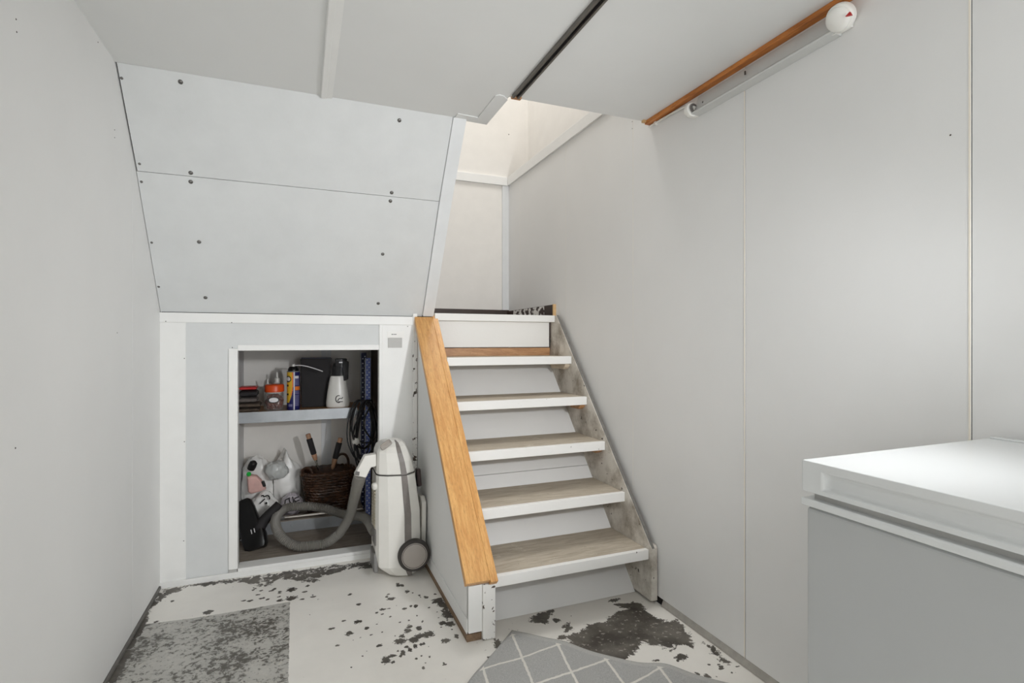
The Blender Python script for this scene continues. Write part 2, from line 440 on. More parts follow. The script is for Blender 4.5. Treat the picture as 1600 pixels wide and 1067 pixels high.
WORN = px_poly([(219, 976), (300, 966), (380, 953), (453, 940), (452, 1000), (450, 1100), (60, 1140), (165, 1067)])

def sdf(P, X, Y):
    d = np.full(X.shape, 1e9); inside = np.zeros(X.shape, bool); n = len(P)
    for i in range(n):
        ax, ay = P[i]; bx, by = P[(i + 1) % n]
        ex, ey = bx - ax, by - ay
        t = np.clip(((X - ax) * ex + (Y - ay) * ey) / (ex * ex + ey * ey + 1e-12), 0, 1)
        d = np.minimum(d, np.hypot(X - ax - t * ex, Y - ay - t * ey))
        c = (ay > Y) != (by > Y)
        with np.errstate(divide='ignore', invalid='ignore'):
            xi = ax + (Y - ay) * ex / (ey if abs(ey) > 1e-12 else 1e-12)
        inside ^= c & (X < xi)
    return np.where(inside, d, -d)

def make_floor():
    xs = np.arange(XL, XR + .0025, .005); ys = np.arange(1.25, YK + .0025, .005)
    X, Y = np.meshgrid(xs, ys); peel = np.full(X.shape, -1.0); chip = np.full(X.shape, -1.0); n = len(xs)
    for pts, soft, w in POLYS:
        d = sdf(px_poly(pts), X, Y)
        peel = np.maximum(peel, .5 + np.clip(d / soft, -1.2, w))
    for x, y, rx, ry in CHIPS:
        c = at(x, y, z=0); D = c.y * CS + c.x * SN
        wx = rx * D / FPX * 1.15; wy = ry * D * D / (FPX * CAM_H) * 1.15
        rho = np.sqrt(((X - c.x) / wx) ** 2 + ((Y - c.y) / wy) ** 2)
        chip = np.maximum(chip, .5 + np.clip((1 - rho) * .45, -1.4, .45))
    worn = .5 + np.clip(sdf(WORN, X, Y) / .03, -.5, .5)
    V = [(a, b, 0.0) for a, b in zip(X.ravel(), Y.ravel())]; nr = len(ys)
    F = [(j * n + i, j * n + i + 1, (j + 1) * n + i + 1, (j + 1) * n + i) for j in range(nr - 1) for i in range(n - 1)]
    k = len(V); y0 = float(ys[0])
    V += [(XL, YF, 0), (float(xs[-1]), YF, 0), (XL, YF, -.1), (float(xs[-1]), YF, -.1), (XL, YK, -.1), (float(xs[-1]), YK, -.1)]
    F += [(k, k + 1, n - 1) + tuple(range(n - 2, -1, -1)), (k + 2, k + 4, k + 5, k + 3)]
    me = bpy.data.meshes.new('floor'); me.from_pydata(V, [], F); me.materials.append(M['floor'])
    for nm, arr in (('peel', peel), ('chip', chip), ('worn', worn)):
        a = me.attributes.new(nm, 'FLOAT', 'POINT')
        a.data.foreach_set('value', np.concatenate([arr.ravel(), np.zeros(6) - 1]).astype(np.float32))
    o = bpy.data.objects.new('floor', me); C.objects.link(o); ORG['floor'] = Vector((0, 0, 0))
    tag(o, 'white painted concrete floor with peeling paint and a worn grey rectangle', 'floor', kind='structure')
make_floor()

# ------------------------------------------------------------------ ceiling
cp = [(XL, YF), (XR, YF), (XR, 1.89), (.745, 1.895), (.745, 2.163), (.62, 2.160), (XL, 2.150)]
ceil = struct('ceiling', MB().prism(cp, 'z', ZC, ZC + .2), M['ceil'], 'flat pale grey basement ceiling with a stepped edge at the stairwell', 'ceiling')
MB().box(.068, .110, YF, 2.147, ZC - .008, ZC).box(.070, .088, YF, 2.147, ZC - .012, ZC - .008).build('cover_strip', M['trim'], ceil, .0012)
# flat trim following the stepped edge of the opening
tr = [(.600, 2.105), (.690, 2.112), (.690, 1.900), (.702, 1.886), (.722, 1.889), (.747, 1.912), (.747, 2.166), (.600, 2.160)]
struct('trim_1', MB().prism(tr, 'z', ZC - .004, ZC - .0002), M['ceil'], 'narrow white cover strip stepping round the stairwell corner of the ceiling', 'trim', bevel=.001)
# dark aluminium track
tk = thing('ceiling_track', 'dark grey metal sliding track running along the ceiling to the stairwell', 'track', (.763, 1.0, ZC))
MB().prism([(.749, ZC), (.749, ZC - .014), (.757, ZC - .014), (.757, ZC - .003), (.769, ZC - .003), (.769, ZC - .014), (.777, ZC - .014), (.777, ZC)], 'y', YF + .01, 1.872).build('rail', plain('track_grey', (120, 116, 110), .35, .05, metal=.7), tk, .0008)
MB().box(.7575, .7685, YF + .02, 1.868, ZC - .0055, ZC - .003).build('slot_insert', M['black'], tk)
MB().box(.752, .790, 1.874, 1.893, ZC - .008, ZC - .0002).build('end_block', M['rawwood'], tk, .001)
# brown wooden corner batten
struct('trim_2', MB().box(1.366, XR, YF, 1.886, 2.029, ZC - .0002), M['beamwood'], 'brown stained wooden batten in the corner of ceiling and right wall', 'trim', bevel=.002)
struct('trim_3', MB().box(1.352, 1.366, 1.874, 1.889, 2.036, ZC - .0002), M['endwood'], 'small raw wood end block beside the brown batten', 'trim')

# ------------------------------------------------------------------ left wall
wl = MB().box(XL - .1, XL, YF, 2.345, .018, 2.25).box(XL - .1, XL, 2.347, YB, .018, 2.25).box(XL - .1, XL - .002, YF, YB, 0, 4.2)
wl.box(XL - .001, XL + .0006, .792, .796, .02, ZC, 1)
wall_l = struct('wall_left', wl, mats('panel', 'cream'), 'plain white panelled wall on the left side of the room', 'wall')
nd = MB()
for px, py in [(25, 30), (26, 50), (153, 66), (179, 203), (179, 215), (24, 700), (183, 520)]:
    p = at(px, py, x=XL); nd.lathe([(.0022, 0), (.0014, .0008)], p, (1, 0, 0), 8)
nd.build('nail_marks', M['nail'], wall_l)
struct('baseboard_left', MB().box(XL - .02, XL + .006, YF, 2.755, 0.0005, .014), M['concrete'], 'thin grey strip along the foot of the left wall', 'baseboard', bevel=.002)

# ------------------------------------------------------------------ right wall, panel by panel
wr = MB(); seams = [YF, .714, 1.362, 2.013, 2.666, 3.347, YB]
for i in range(len(seams) - 1):
    g0 = .001 if i else 0; g1 = .0013
    top = 2.225 if seams[i] > 1.9 else 2.24
    wr.box(XR, XR + .02, seams[i] + g0, seams[i + 1] - g1, .028, top, 0)
wr.box(XR + .003, XR + .12, YF, YB, 0, 2.285, 1)
for y, w in ((.714, .004), (1.362, .0035)): wr.box(XR - .0008, XR + .004, y + .0015, y + .0015 + w, .028, 2.24, 2)
for y in (2.013, 2.666, 3.347): wr.box(XR + .0005, XR + .0035, y - .0012, y + .0014, .028, 2.225, 2)
wall_r = struct('wall_right', wr, mats('panel', 'dark', 'cream', 'trim_cool'), 'tall white panelled wall with vertical seams on the right side', 'wall')
nd = MB()
for px, py in [(988, 190), (988, 201), (1485, 211)]:
    p = at(px, py, x=XR); nd.lathe([(.0022, 0), (.0014, .0008)], p, (-1, 0, 0), 8)
nd.build('nail_marks', M['nail'], wall_r)
struct('baseboard_right', MB().prism([(XR, .0005), (XR - .008, .0005), (XR - .007, .008), (XR + .001, .027), (XR + .004, .027)], 'y', YF, 1.80), plain('pale_grey_skirting', (176, 172, 165), .7, .12, 30), 'weathered grey strip along the foot of the right wall', 'baseboard', bevel=.001)
struct('wall_front', MB().box(XL - .1, XR + .1, YF - .1, YF, 0, 2.3), M['panel'], 'white wall behind the camera closing the room', 'wall')

# ------------------------------------------------------------------ stairwell
struct('trim_4', MB().box(XR - .012, XR + .002, 1.9, YB - .016, 2.225, 2.287), M['trim'], 'pale horizontal ledge board along the right wall of the stairwell', 'trim', bevel=.0015)
struct('wall_stairwell_right', MB().box(1.552, 1.66, 1.7, YB + .1, 2.20, 4.2).box(XR + .12, 1.56, 1.7, YB, 2.20, 2.285), M['warm'], 'warm white upper wall of the stairwell set back above the ledge', 'wall')
ws = MB().box(XL, 1.66, YB, YB + .1, 1.18, 4.2)
wsb = struct('wall_stairwell_back', ws, M['warm'], 'warm white far wall of the stairwell above the landing', 'wall')
p = at(795, 210, y=YB); MB().lathe([(.004, 0), (.002, .001)], p, (0, -1, 0), 8).build('nail_mark', M['nail'], wsb)
struct('trim_5', MB().box(.60, XR - .012, YB - .014, YB, 2.225, 2.285), M['trim'], 'pale horizontal board across the far wall of the stairwell', 'trim', bevel=.0015)
struct('trim_6', MB().box(1.345, XR, YB - .010, YB, 1.325, 2.225), M['trim_cool'], 'pale grey vertical corner strip above the landing', 'trim', bevel=.001)
struct('trim_7', MB().box(.0, XR, YB - .012, YB, 1.25, 1.327), M['landing'], 'dark brown skirting across the back of the landing', 'trim', bevel=.001)
bs = MB().box(XR - .016, XR + .001, 2.80, YB - .012, 1.25, 1.318, 0).box(XR - .0175, XR - .016, 2.92, 3.42, 1.25, 1.316, 1).box(XR - .018, XR, 2.79, 2.80, 1.245, 1.32, 2)
struct('trim_8', bs, mats('landing', 'torn', 'endwood'), 'dark brown skirting beside the landing with torn white paint left on it', 'trim')
struct('floor_landing', MB().box(XL, XR, 2.79, YB, 1.12, 1.25), M['landing'], 'dark brown landing floor at the top of the short stair', 'floor')
up = MB().box(XL - .1, 1.66, YF + 1.6, YB + .1, 4.2, 4.3).box(XL - .1, 1.66, .3, .4, 2.245, 4.2).box(1.5, 1.66, .3, 1.7, 2.24, 4.2)
struct('ceiling_stairwell', up, M['warm'], 'white upper ceiling and walls far above the stairwell opening', 'ceiling')

# ------------------------------------------------------------------ sloped panels under the upper flight
S0, S1, S2 = (2.149, 2.045), (2.392, 1.749), (2.762, 1.232)
def slope_panel(name, a, b, xl, xr, label):
    d = Vector((0, b[0] - a[0], b[1] - a[1])).normalized(); nrm = Vector((0, d.z, -d.y))   # towards the room
    if nrm.y > 0: nrm = -nrm
    A = Vector((0, a[0], a[1])) + d * .0012; B = Vector((0, b[0], b[1])) - d * .0012
    r = []
    for x in (xl, xr): r.append([Vector((x, 0, 0)) + q for q in (A, B, B - nrm * .012, A - nrm * .012)])
    o = struct(name, MB().loft(r), M['panel_cool'], label, 'wall')
    return o, nrm
PU, NU = slope_panel('wall_sloped_upper', S0, S1, XL + .005, .592, 'upper white sloping panel below the ceiling, fixed with screws')
PL, NL = slope_panel('wall_sloped_lower', S1, S2, XL + .002, .592, 'lower white sloping panel above the storage niche, fixed with screws')
def on_plane(px, py, a, b):
    u = at(px, py, y=1.0) - Vector((0, 0, CAM_H)); m = (b[1] - a[1]) / (b[0] - a[0])
    t = (a[1] - m * a[0] - CAM_H) / (u.z - m * u.y); return Vector((0, 0, CAM_H)) + u * t
scr = None
def screw(px, py, a, b, par, nrm, s=1.0):
    global scr
    p = on_plane(px, py, a, b)
    if scr is None:
        mb = MB().lathe([(.0082, 0), (.0080, .0012), (.0058, .0034), (.0019, .0041), (.0, .0024)], (0, 0, 0), (0, 0, 1), 16)
        o = mb.build('screw', M['screw'], None, smooth=True, origin=(0, 0, 0)); scr = o
    else:
        o = scr.copy(); C.objects.link(o)
    o.parent = par; o.location = p - ORG[par.name]
    o.rotation_mode = 'QUATERNION'; o.rotation_quaternion = Vector((0, 0, 1)).rotation_difference(nrm); o.scale = (s, s, s)
for q in [(282, 128), (624, 188), (298, 270), (612, 301)]: screw(*q, S0, S1, PU, NU)
for q in [(190, 122), (218, 256)]: screw(*q, S0, S1, PU, NU, .6)
for q in [(298, 284), (610, 314), (311, 378), (598, 397), (321, 465), (591, 474)]: screw(*q, S1, S2, PL, NL)
for q in [(221, 284), (237, 379), (248, 448)]: screw(*q, S1, S2, PL, NL, .6)
bk = [(2.165, 2.046), (2.415, 1.745), (2.765, 1.24), (2.765, 1.26), (3.0, 1.262), (2.55, 2.0), (2.42, 2.245), (2.165, 2.245)]
struct('wall_upper_flight', MB().prism(bk, 'x', XL, .640), M['dark'], 'dark underside structure of the upper flight behind the sloping panels', 'wall')
def slope_strip(off, th):
    pts = []
    for (a, b) in ((S0, S1), (S1, S2)):
        pass
    up_ = [(S0[0], S0[1]), (S1[0] - .004, S1[1]), (2.752, 1.236)]
    lo_ = [(y + th, z + th * .7) for y, z in up_]
    return [(y - off, z - off * .7) for y, z in up_] + [(lo_[2][0], lo_[2][1]), (lo_[1][0], lo_[1][1]), (lo_[0][0], 2.045)]
struct('trim_9', MB().prism(slope_strip(.006, .02), 'x', .593, .650), M['trim_cool'], 'white sloping edge board along the right side of the sloped panels', 'trim', bevel=.0015)

# ------------------------------------------------------------------ low wall with the niche opening
kb = MB()
kb.box(XL, -.486, YK, YK + .03, .0, 1.186, 0)
kb.box(-.486, -.315, YK + .003, YK + .03, .0, 1.186, 1)
kb.box(-.315, -.275, YK + .003, YK + .03, 1.06, 1.186, 1)
kb.box(-.275, .369, YK + .003, YK + .03, 1.06, 1.186, 1)
kb.box(.369, .552, YK + .001, YK + .03, .0, 1.186, 0)
kb.box(.5495, .62, YK + .006, YK + .03, .0, 1.225, 0)
wall_b = struct('wall_back', kb, mats('trim', 'panel_cool'), 'low white boarded wall with the storage niche, under the sloping panels', 'wall')
struct('trim_10', MB().box(XL, .545, YK - .008, YK + .03, 1.186, 1.230), M['trim'], 'white horizontal board along the top of the low wall', 'trim', bevel=.0015)
struct('trim_11', MB().box(XL, .36, YK - .009, YK, .0005, .026).box(-.275, .36, YK - .006, YK, .026, .0395), M['trim'], 'white board along the foot of the low wall', 'trim', bevel=.0015)
fr = MB().box(-.314, -.276, YK - .006, YK + .05, .040, 1.066).box(-.276, .369, YK - .006, YK + .05, 1.057, 1.083).box(.3695, .386, YK - .005, YK + .05, .040, 1.186)
fr.box(-.276, .369, YK - .005, YK + .075, .026, .0405)
struct('trim_12', fr, M['trim'], 'white timber frame round the storage niche opening', 'trim', bevel=.0015)
struct('trim_13', MB().box(-.313, -.279, YK - .0065, YK - .004, .024, .0395), M['greyplate'], 'small grey square block at the lower left corner of the niche frame', 'trim')
struct('trim_14', MB().box(.541, .563, YK - .016, YK + .01, .0, 1.245), M['chip_heavy'], 'peeling white corner strip between the low wall and the stair side', 'trim', bevel=.002)
nd = MB()
for px, py in [(259, 502), (362, 504), (288, 560), (363, 543), (256, 917), (287, 845), (288, 690), (637, 505), (637, 510)]:
    p = at(px, py, y=YK - .009 if py < 508 and px < 600 else YK - .001); nd.lathe([(.0022, 0), (.0014, .0008)], p, (0, -1, 0), 8)
nd.build('nail_marks', M['nail'], wall_b)
# inside of the niche
struct('floor_niche', MB().box(XL, .46, YK + .03, YB, .0, .031), M['nichefloor'], 'worn grey brown board floor of the storage niche', 'floor')
nb = MB().box(-.36, .46, YB - .01, YB + .02, .0, 1.12, 0).box(.117, .145, YB - .016, YB - .01, .03, 1.12, 1).box(.147, .176, YB - .013, YB - .01, .03, 1.12, 1)
struct('wall_niche_back', nb, mats('warm', 'trim_cool'), 'off white back wall of the storage niche with a vertical cover strip', 'wall')
struct('wall_niche_left', MB().box(-.36, -.322, YK + .03, YB - .01, .03, 1.12), M['trim_cool'], 'grey white left side wall of the storage niche', 'wall')
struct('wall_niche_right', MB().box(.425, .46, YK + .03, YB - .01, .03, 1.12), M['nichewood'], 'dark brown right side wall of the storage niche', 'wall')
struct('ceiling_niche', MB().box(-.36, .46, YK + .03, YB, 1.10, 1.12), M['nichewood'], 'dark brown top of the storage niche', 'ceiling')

# small card and plate on the low wall
wp = thing('wall_label', 'small white card above a grey square plate, on the wall right of the niche', 'label', (.455, YK, 1.068))
cd = MB().box(.410, .497, YK - .002, YK + .001, 1.119, 1.152).build('card', M['card'], wp, .0005)
ln = MB()
for k, (a, w) in enumerate([(.432, .004), (.437, .004), (.4425, .003), (.447, .005), (.4535, .004)]):
    ln.box(a, a + w, YK - .0024, YK - .002, 1.1345, 1.139)
ln.build('printed_line', M['black'], cd)
MB().box(.414, .486, YK - .0035, YK + .001, 1.068, 1.1185).build('plate', M['greyplate'], wp, .001)

# ------------------------------------------------------------------ stair
XS0, XS1 = .668, 1.360
NOSE = [(1.847, .223), (2.023, .418), (2.191, .618), (2.365, .817), (2.531, 1.020)]
PY = lambda z: 1.945 + z / 1.135
st = thing('staircase', 'short open white painted stair with worn treads and a wooden side cap', 'staircase', (1.0, 1.84, 0))
for i, (y, z) in enumerate(NOSE):
    mb = MB(); yb = min(PY(z) - .004, 2.79)
    mb.box(XS0, XS1 - .001, y + .022, yb, z - .034, z - .001, 0)
    mb.box(XS0, XS1 - .001, y, y + .022, z - .041, z, 1)
    tr_ = mb.build('tread', mats('tread', 'chip'), st, .0015)
MB().box(.655, XS1 - .001, 2.734, 2.80, 1.212, 1.250).build('landing_nosing', M['chip'], st, .0015)
MB().box(.66, XS1 - .012, 2.786, 2.80, 1.068, 1.212).build('riser_board', M['chip'], st, .001)
MB().box(.66, XS1 - .004, 2.792, 2.806, 1.018, 1.064).build('wood_riser_strip', M['rawwood'], st, .001)
# soffit panel behind the treads, with one joint
for a, b in ((.002, .468), (.4705, 1.01)):
    r = [[(x, PY(z), z) for x in (XS0 - .01, XS1)] + [(x, PY(z) + .012, z) for x in (XS1, XS0 - .01)] for z in (a, b)]
    MB().loft(r).build('back_panel', M['panel'], st)
# right stringer
sp = [(1.832, .012), (1.832, .232), (2.716, 1.249), (2.80, 1.249), (2.80, .963), (1.958, .012)]
MB().prism(sp, 'x', XS1, XS1 + .014).build('stringer', M['stringer'], st, .001)
MB().prism([(1.829, .232), (2.713, 1.251), (2.719, 1.249), (1.836, .232)], 'x', XS1 + .003, XS1 + .0155).build('stringer_edge', M['concrete'], st)
MB().prism([(1.829, .012), (1.829, .231), (1.84, .243), (1.862, .243), (1.862, .012)], 'x', XS1 + .0005, XS1 + .030).build('stringer_foot', M['stringer'], st, .002)
# support blocks under the right tread ends
def block(y0, y1, z, h, mat, cut=.0):
    MB().prism([(y0, z), (y1, z), (y1 - .01, z - h), (y0 + .025, z - h), (y0 + .004, z - h * .5)], 'x', XS1 - .030, XS1 - .0005).build('tread_bracket', mat, st, .003)
block(2.548, 2.74, .9785, .030, plain('pale_bare_wood', (214, 198, 176), .7, .1, 40)); block(2.384, 2.50, .7755, .026, M['rawwood']); block(2.212, 2.34, .5765, .020, M['rawwood']); block(2.045, 2.15, .3765, .014, M['stringer'])
# left side: panel, newel boards, base and wooden cap
XO = .566
MB().prism([(1.855, .033), (1.855, .225), (2.745, 1.190), (2.745, .033)], 'x', XO, XO + .012).build('side_panel', M['panel'], st)
MB().prism([(1.855, .026), (1.855, .082), (2.745, .082), (2.745, .026)], 'x', XO - .004, XO).build('side_skirting', M['panel'], st, .0012)
MB().box(XO - .005, .618, 1.848, 2.745, .0, .027).build('base_strip', M['basewood'], st, .0015)
MB().box(XO, .618, 1.841, 1.862, .034, .206).build('newel_board', M['trim'], st, .001)
MB().box(.6185, .667, 1.834, 1.862, .003, .206).build('newel_board', M['chip_newel'], st, .001)
MB().box(.6185, .666, 1.862, 2.745, .0, .03).build('inner_base', M['stringer'], st)
cs_ = 1.006
def cap(x0, x1, y0, y1, zoff, name, th=.026):
    zt = lambda y: .230 + (y - 1.82) * 1.084 + zoff
    n = Vector((-1.084, 1)).normalized()
    P = [(y0, zt(y0)), (y1, zt(y1)), (y1 - n.x * th, zt(y1) - n.y * th), (y0 - n.x * th, zt(y0) - n.y * th)]
    MB().prism(P, 'x', x0, x1).build(name, M['pine'], st, .0015)
cap(.549, .642, 1.818, 2.742, .0, 'cap_board'); cap(.6421, .671, 1.812, 2.752, .0005, 'cap_edge')

# ------------------------------------------------------------------ freezer
fz = thing('freezer', 'white chest freezer with a glossy lid against the right wall', 'freezer', (1.09, 0.12, 0))
FX, FY0, FY1, FXB = .813, -.44, .666, 1.368
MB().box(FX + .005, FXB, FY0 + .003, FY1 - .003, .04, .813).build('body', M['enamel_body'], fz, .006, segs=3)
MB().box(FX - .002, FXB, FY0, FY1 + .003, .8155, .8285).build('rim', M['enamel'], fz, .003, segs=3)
MB().box(FX + .014, FXB - .01, FY0 + .012, FY1 - .012, .826, .842).build('seal', M['seal'], fz)
# lid with a long shallow grip recess on the front
def lid():
    bm = MB(); y_a, y_b, z_a, z_b = .30, .628, .849, .8795
    z0, z1 = .840, .894
    ya = [FY0, -.30, y_b, FY1 + .003]
    bm.box(FX + .012, FXB + .004, FY0, FY1 + .003, z0, z1)
    bm.box(FX, FX + .012, FY0, -.30, z0, z1); bm.box(FX, FX + .012, y_b, FY1 + .003, z0, z1)
    bm.box(FX, FX + .012, -.30, y_b, z0, z_a); bm.box(FX, FX + .012, -.30, y_b, z_b, z1)
    return bm
def lid2():
    z0, z1, d = .840, .894, .010; ya, yb, za, zb = -.36, .628, .849, .8795
    A, B = FY0, FY1 + .003; bm = bmesh.new()
    X = lambda x, y, z: bm.verts.new((x, y, z))
    f = [X(FX, A, z0), X(FX, B, z0), X(FX, B, z1), X(FX, A, z1)]
    h = [X(FX, ya, za), X(FX, yb, za), X(FX, yb, zb), X(FX, ya, zb)]
    i_ = [X(FX + d, ya + .01, za + .003), X(FX + d, yb - .006, za + .003), X(FX + d, yb - .006, zb - .006), X(FX + d, ya + .01, zb - .006)]
    b = [X(FXB + .004, A, z0), X(FXB + .004, B, z0), X(FXB + .004, B, z1), X(FXB + .004, A, z1)]
    for k in range(4):
        n = (k + 1) % 4
        bm.faces.new((f[k], f[n], h[n], h[k])); bm.faces.new((h[k], h[n], i_[n], i_[k])); bm.faces.new((f[n], f[k], b[k], b[n]))
    bm.faces.new(i_); bm.faces.new(b)
    vs = [v.co.copy() for v in bm.verts]; bm.verts.index_update()
    fs = [tuple(v.index for v in q.verts) for q in bm.faces]; bm.free()
    return MB().add(vs, fs)
L_ = lid2().build('lid', M['enamel'], fz, .006, segs=4)
MB().box(FXB - .012, FXB + .006, FY0 + .02, FY1 - .004, .8935, .8975).build('rear_lip', M['enamel'], L_, .0015)
for y in (FY0 + .06, FY1 - .06):
    for x in (FX + .06, FXB - .06): MB().lathe([(.022, 0), (.02, .03), (.016, .042)], (x, y, 0), n=16).build('foot', M['black'], fz)

# ------------------------------------------------------------------ rug
def rug_h(s, t):
    e = min(s, t + .0)
    h = .006 + .0035 * mnoise.noise(Vector((s * 5, t * 5, 0)))
    h += .016 * math.exp(-((s - .56) ** 2) / .004) * math.exp(-(t / .16) ** 2)      # ruck beside the far edge
    h += .008 * math.exp(-((s - .06) ** 2 + (t - .30) ** 2) / .01)
    h += .008 * math.exp(-((s - .20) ** 2) / .004) * math.exp(-(t / .2) ** 2)
    return max(h, .0035)
def rug():
    S, T, n, m = .86, .80, 120, 112; V, F, UV = [], [], []
    for j in range(m + 1):
        for i in range(n + 1):
            s, t = S * i / n, T * j / m
            wob = .004 * mnoise.noise(Vector((s * 9, t * 9, 4)))
            off = -.012 * math.exp(-((s - .42) ** 2) / .02) * math.exp(-t / .1)
            p = RUGC + RE1 * (s + wob) + RE2 * (t + wob - off)
            V.append((p.x, p.y, rug_h(s, t))); UV.append((s, t))
    k = len(V)
    for j in range(m):
        for i in range(n):
            a = j * (n + 1) + i; F.append((a, a + 1, a + n + 2, a + n + 1))
    me = bpy.data.meshes.new('rug'); org = Vector((V[0][0], V[0][1], 0))
    me.from_pydata([tuple(Vector(v) - org) for v in V], [], F); me.materials.append(M['rug'])
    ul = me.uv_layers.new(name='UVMap')
    for lp in me.loops: ul.data[lp.index].uv = UV[lp.vertex_index]
    me.polygons.foreach_set('use_smooth', [True] * len(me.polygons))
    o = bpy.data.objects.new('rug', me); C.objects.link(o); o.location = org
    q = o.modifiers.new('solid', 'SOLIDIFY'); q.thickness = .003; q.offset = -1
    tag(o, 'grey woven rug with white diamond lattice, its corner turned towards the stair', 'rug')
rug()

# ------------------------------------------------------------------ fluorescent batten and its cable
fl = thing('batten_light', 'white fluorescent batten fitting under the brown batten on the right wall', 'light', (XR, 1.30, 1.94))
hp = [(XR, 2.022), (1.390, 2.022), (1.3705, 1.966), (1.3685, 1.9655), (1.3675, 1.9635), (1.362, 1.9625), (1.357, 1.957), (1.359, 1.952), (XR, 1.9495)]
MB().prism(hp, 'y', 1.02, 1.585).build('housing', M['lampmetal'], fl, .0008)
MB().prism([(1.3700, 1.9665), (1.3665, 1.9655), (1.3660, 1.9625), (1.3685, 1.9625)], 'y', 1.03, 1.575).build('groove', M['greyplastic'], fl)
def end_cap(y0, y1, r, sock):
    d = 1 if y1 > y0 else -1
    cx, cz = 1.365, 1.972
    w = abs(y1 - y0)
    prof = [(r * .98, 0), (r, w * .35), (r * .94, w * .7), (r * .7, w * .95), (.0, w)]
    ec = MB().lathe(prof, (cx, y0, cz), (0, d, 0), 28, sx=1.0, sy=1.0).box(cx, XR - .0005, min(y0, y1), max(y0, y1) - .004, cz - r * .85, cz + r * .8).build('end_cap', M['plastic_lamp'], fl, .002, smooth=True)
    return ec
e1 = end_cap(1.585, 1.615, .026, True)
MB().lathe([(.016, 0), (.018, .003), (.012, .004), (.012, .001)], (1.365, 1.582, 1.974), (0, -1, 0), 20).build('socket_ring', M['greyplastic'], e1, smooth=True)
MB().prism([(1.360, 1.980), (1.371, 1.979), (1.366, 1.966)], 'y', 1.575, 1.582).build('socket', M['plastic_lamp'], e1)
ec_ax = Vector((-.80, -.06, -.58)).normalized(); ec_c = Vector((1.372, 1.000, 1.988))
e2 = MB().lathe([(.034, -.004), (.0365, .004), (.0365, .018), (.0335, .022), (.0335, .024)], ec_c, ec_ax, 36).prism([(1.372, 1.99), (XR - .001, 2.0), (XR - .001, 1.955), (1.368, 1.95)], 'y', .985, 1.03).build('end_cap', M['plastic_lamp'], fl, .001, smooth=True)
MB().lathe([(.0315, .0225), (.0315, .028), (.0285, .034), (.020, .0385), (.009, .0405), (.0, .041)], ec_c, ec_ax, 36).build('starter_cover', M['plastic_lamp'], e2, smooth=True)
q = at(1325, 22.5, x=1.337)
MB().add([q + Vector(v) for v in ((0, .008, -.001), (0, -.004, .005), (0, -.009, -.007), (.006, .008, -.001), (.006, -.004, .005), (.006, -.009, -.007))], [(0, 1, 2), (5, 4, 3), (0, 3, 4, 1), (1, 4, 5, 2), (2, 5, 3, 0)]).build('red_marker', M['red'], e2)
for px, py, hh in ((1165, 114, .006), (1099, 160, .003)):
    p = at(px, py, x=1.379); MB().box(p.x - .004, p.x - .0005, p.y - .002, p.y + .002, p.z - hh, p.z + hh).build('screw_slot', M['nail'], fl)

cb = thing('lamp_cable', 'thin white cable clipped under the brown batten beyond the light fitting', 'cable', (1.388, 1.75, 2.0))
MB().tube(curve_pts([(1.384, 1.612, 1.982), (1.386, 1.64, 2.008), (1.389, 1.70, 2.019), (1.389, 1.80, 2.022), (1.389, 1.885, 2.024)], 8), .0042, 10).build('cable', M['plastic_lamp'], cb, smooth=True)
MB().box(1.3835, XR, 1.835, 1.847, 2.014, 2.0285).build('clip', M['plastic_lamp'], cb, .001)
MB().box(1.3825, XR, 1.633, 1.647, 1.999, 2.017).build('clip', M['plastic_lamp'], cb, .001)

# ------------------------------------------------------------------ vacuum cleaner
VC = Vector((.430, 2.565, 0))
vac = thing('vacuum_cleaner', 'white canister vacuum cleaner standing on end with its grey hose looped into the niche', 'vacuum cleaner', VC)
BP = [(-.109, .10), (-.109, -.055), (-.097, -.080), (-.056, -.104), (.015, -.118), (.047, -.114), (.097, -.075), (.116, .03), (.110, .10), (.07, .125), (-.08, .125)]
LV = [(.006, -.050, .098, .86), (.055, -.108, .112, .98), (.10, -.110, .116, 1.0), (.30, -.110, .112, 1.0), (.478, -.107, .086, .93)]
LU = [(.481, -.107, .086, .93), (.540, -.104, .070, .87), (.580, -.101, .054, .78), (.606, -.094, .042, .66), (.622, -.070, .024, .48), (.630, -.048, .004, .26)]
def ring(z, xl, xr, sy, grow=0.0):
    out = []
    for x, y in BP:
        k = (x + .109) / .225; nx = xl + (xr - xl) * k
        c = Vector((nx, .01 + (y - .01) * sy, 0))
        if grow: c = c * (1 + grow)
        out.append(VC + Vector((c.x, c.y, z)))
    return out
MB().loft([ring(*q) for q in LV]).build('lower_shell', M['plastic_white'], vac, .006, segs=3)
ub = MB().loft([ring(*q) for q in LU]).build('upper_shell', M['plastic_white'], vac, .008, segs=3)
MB().loft([ring(.4783, -.107, .086, .93, .003), ring(.4812, -.107, .086, .93, .003)]).build('seam_band', M['tyre'], vac)
# grey strip over the front and the top
def strip_pts(lv, o=.0035):
    r = []
    for q in lv:
        R = ring(*q); a, b = R[4], R[5]; r.append([a + Vector((0, -o, 0)), b + Vector((0, -o, 0)), b + Vector((0, .004, 0)), a + Vector((0, .004, 0))])
    return r
MB().loft(strip_pts(LV)).build('trim_strip', M['strip'], vac, .001)
top = strip_pts(LU)
MB().loft(top).build('trim_strip', M['strip'], ub, .001)
tp = []
for q in LU[2:]:
    R = ring(*q); tp.append((R[4] + R[5]) / 2)
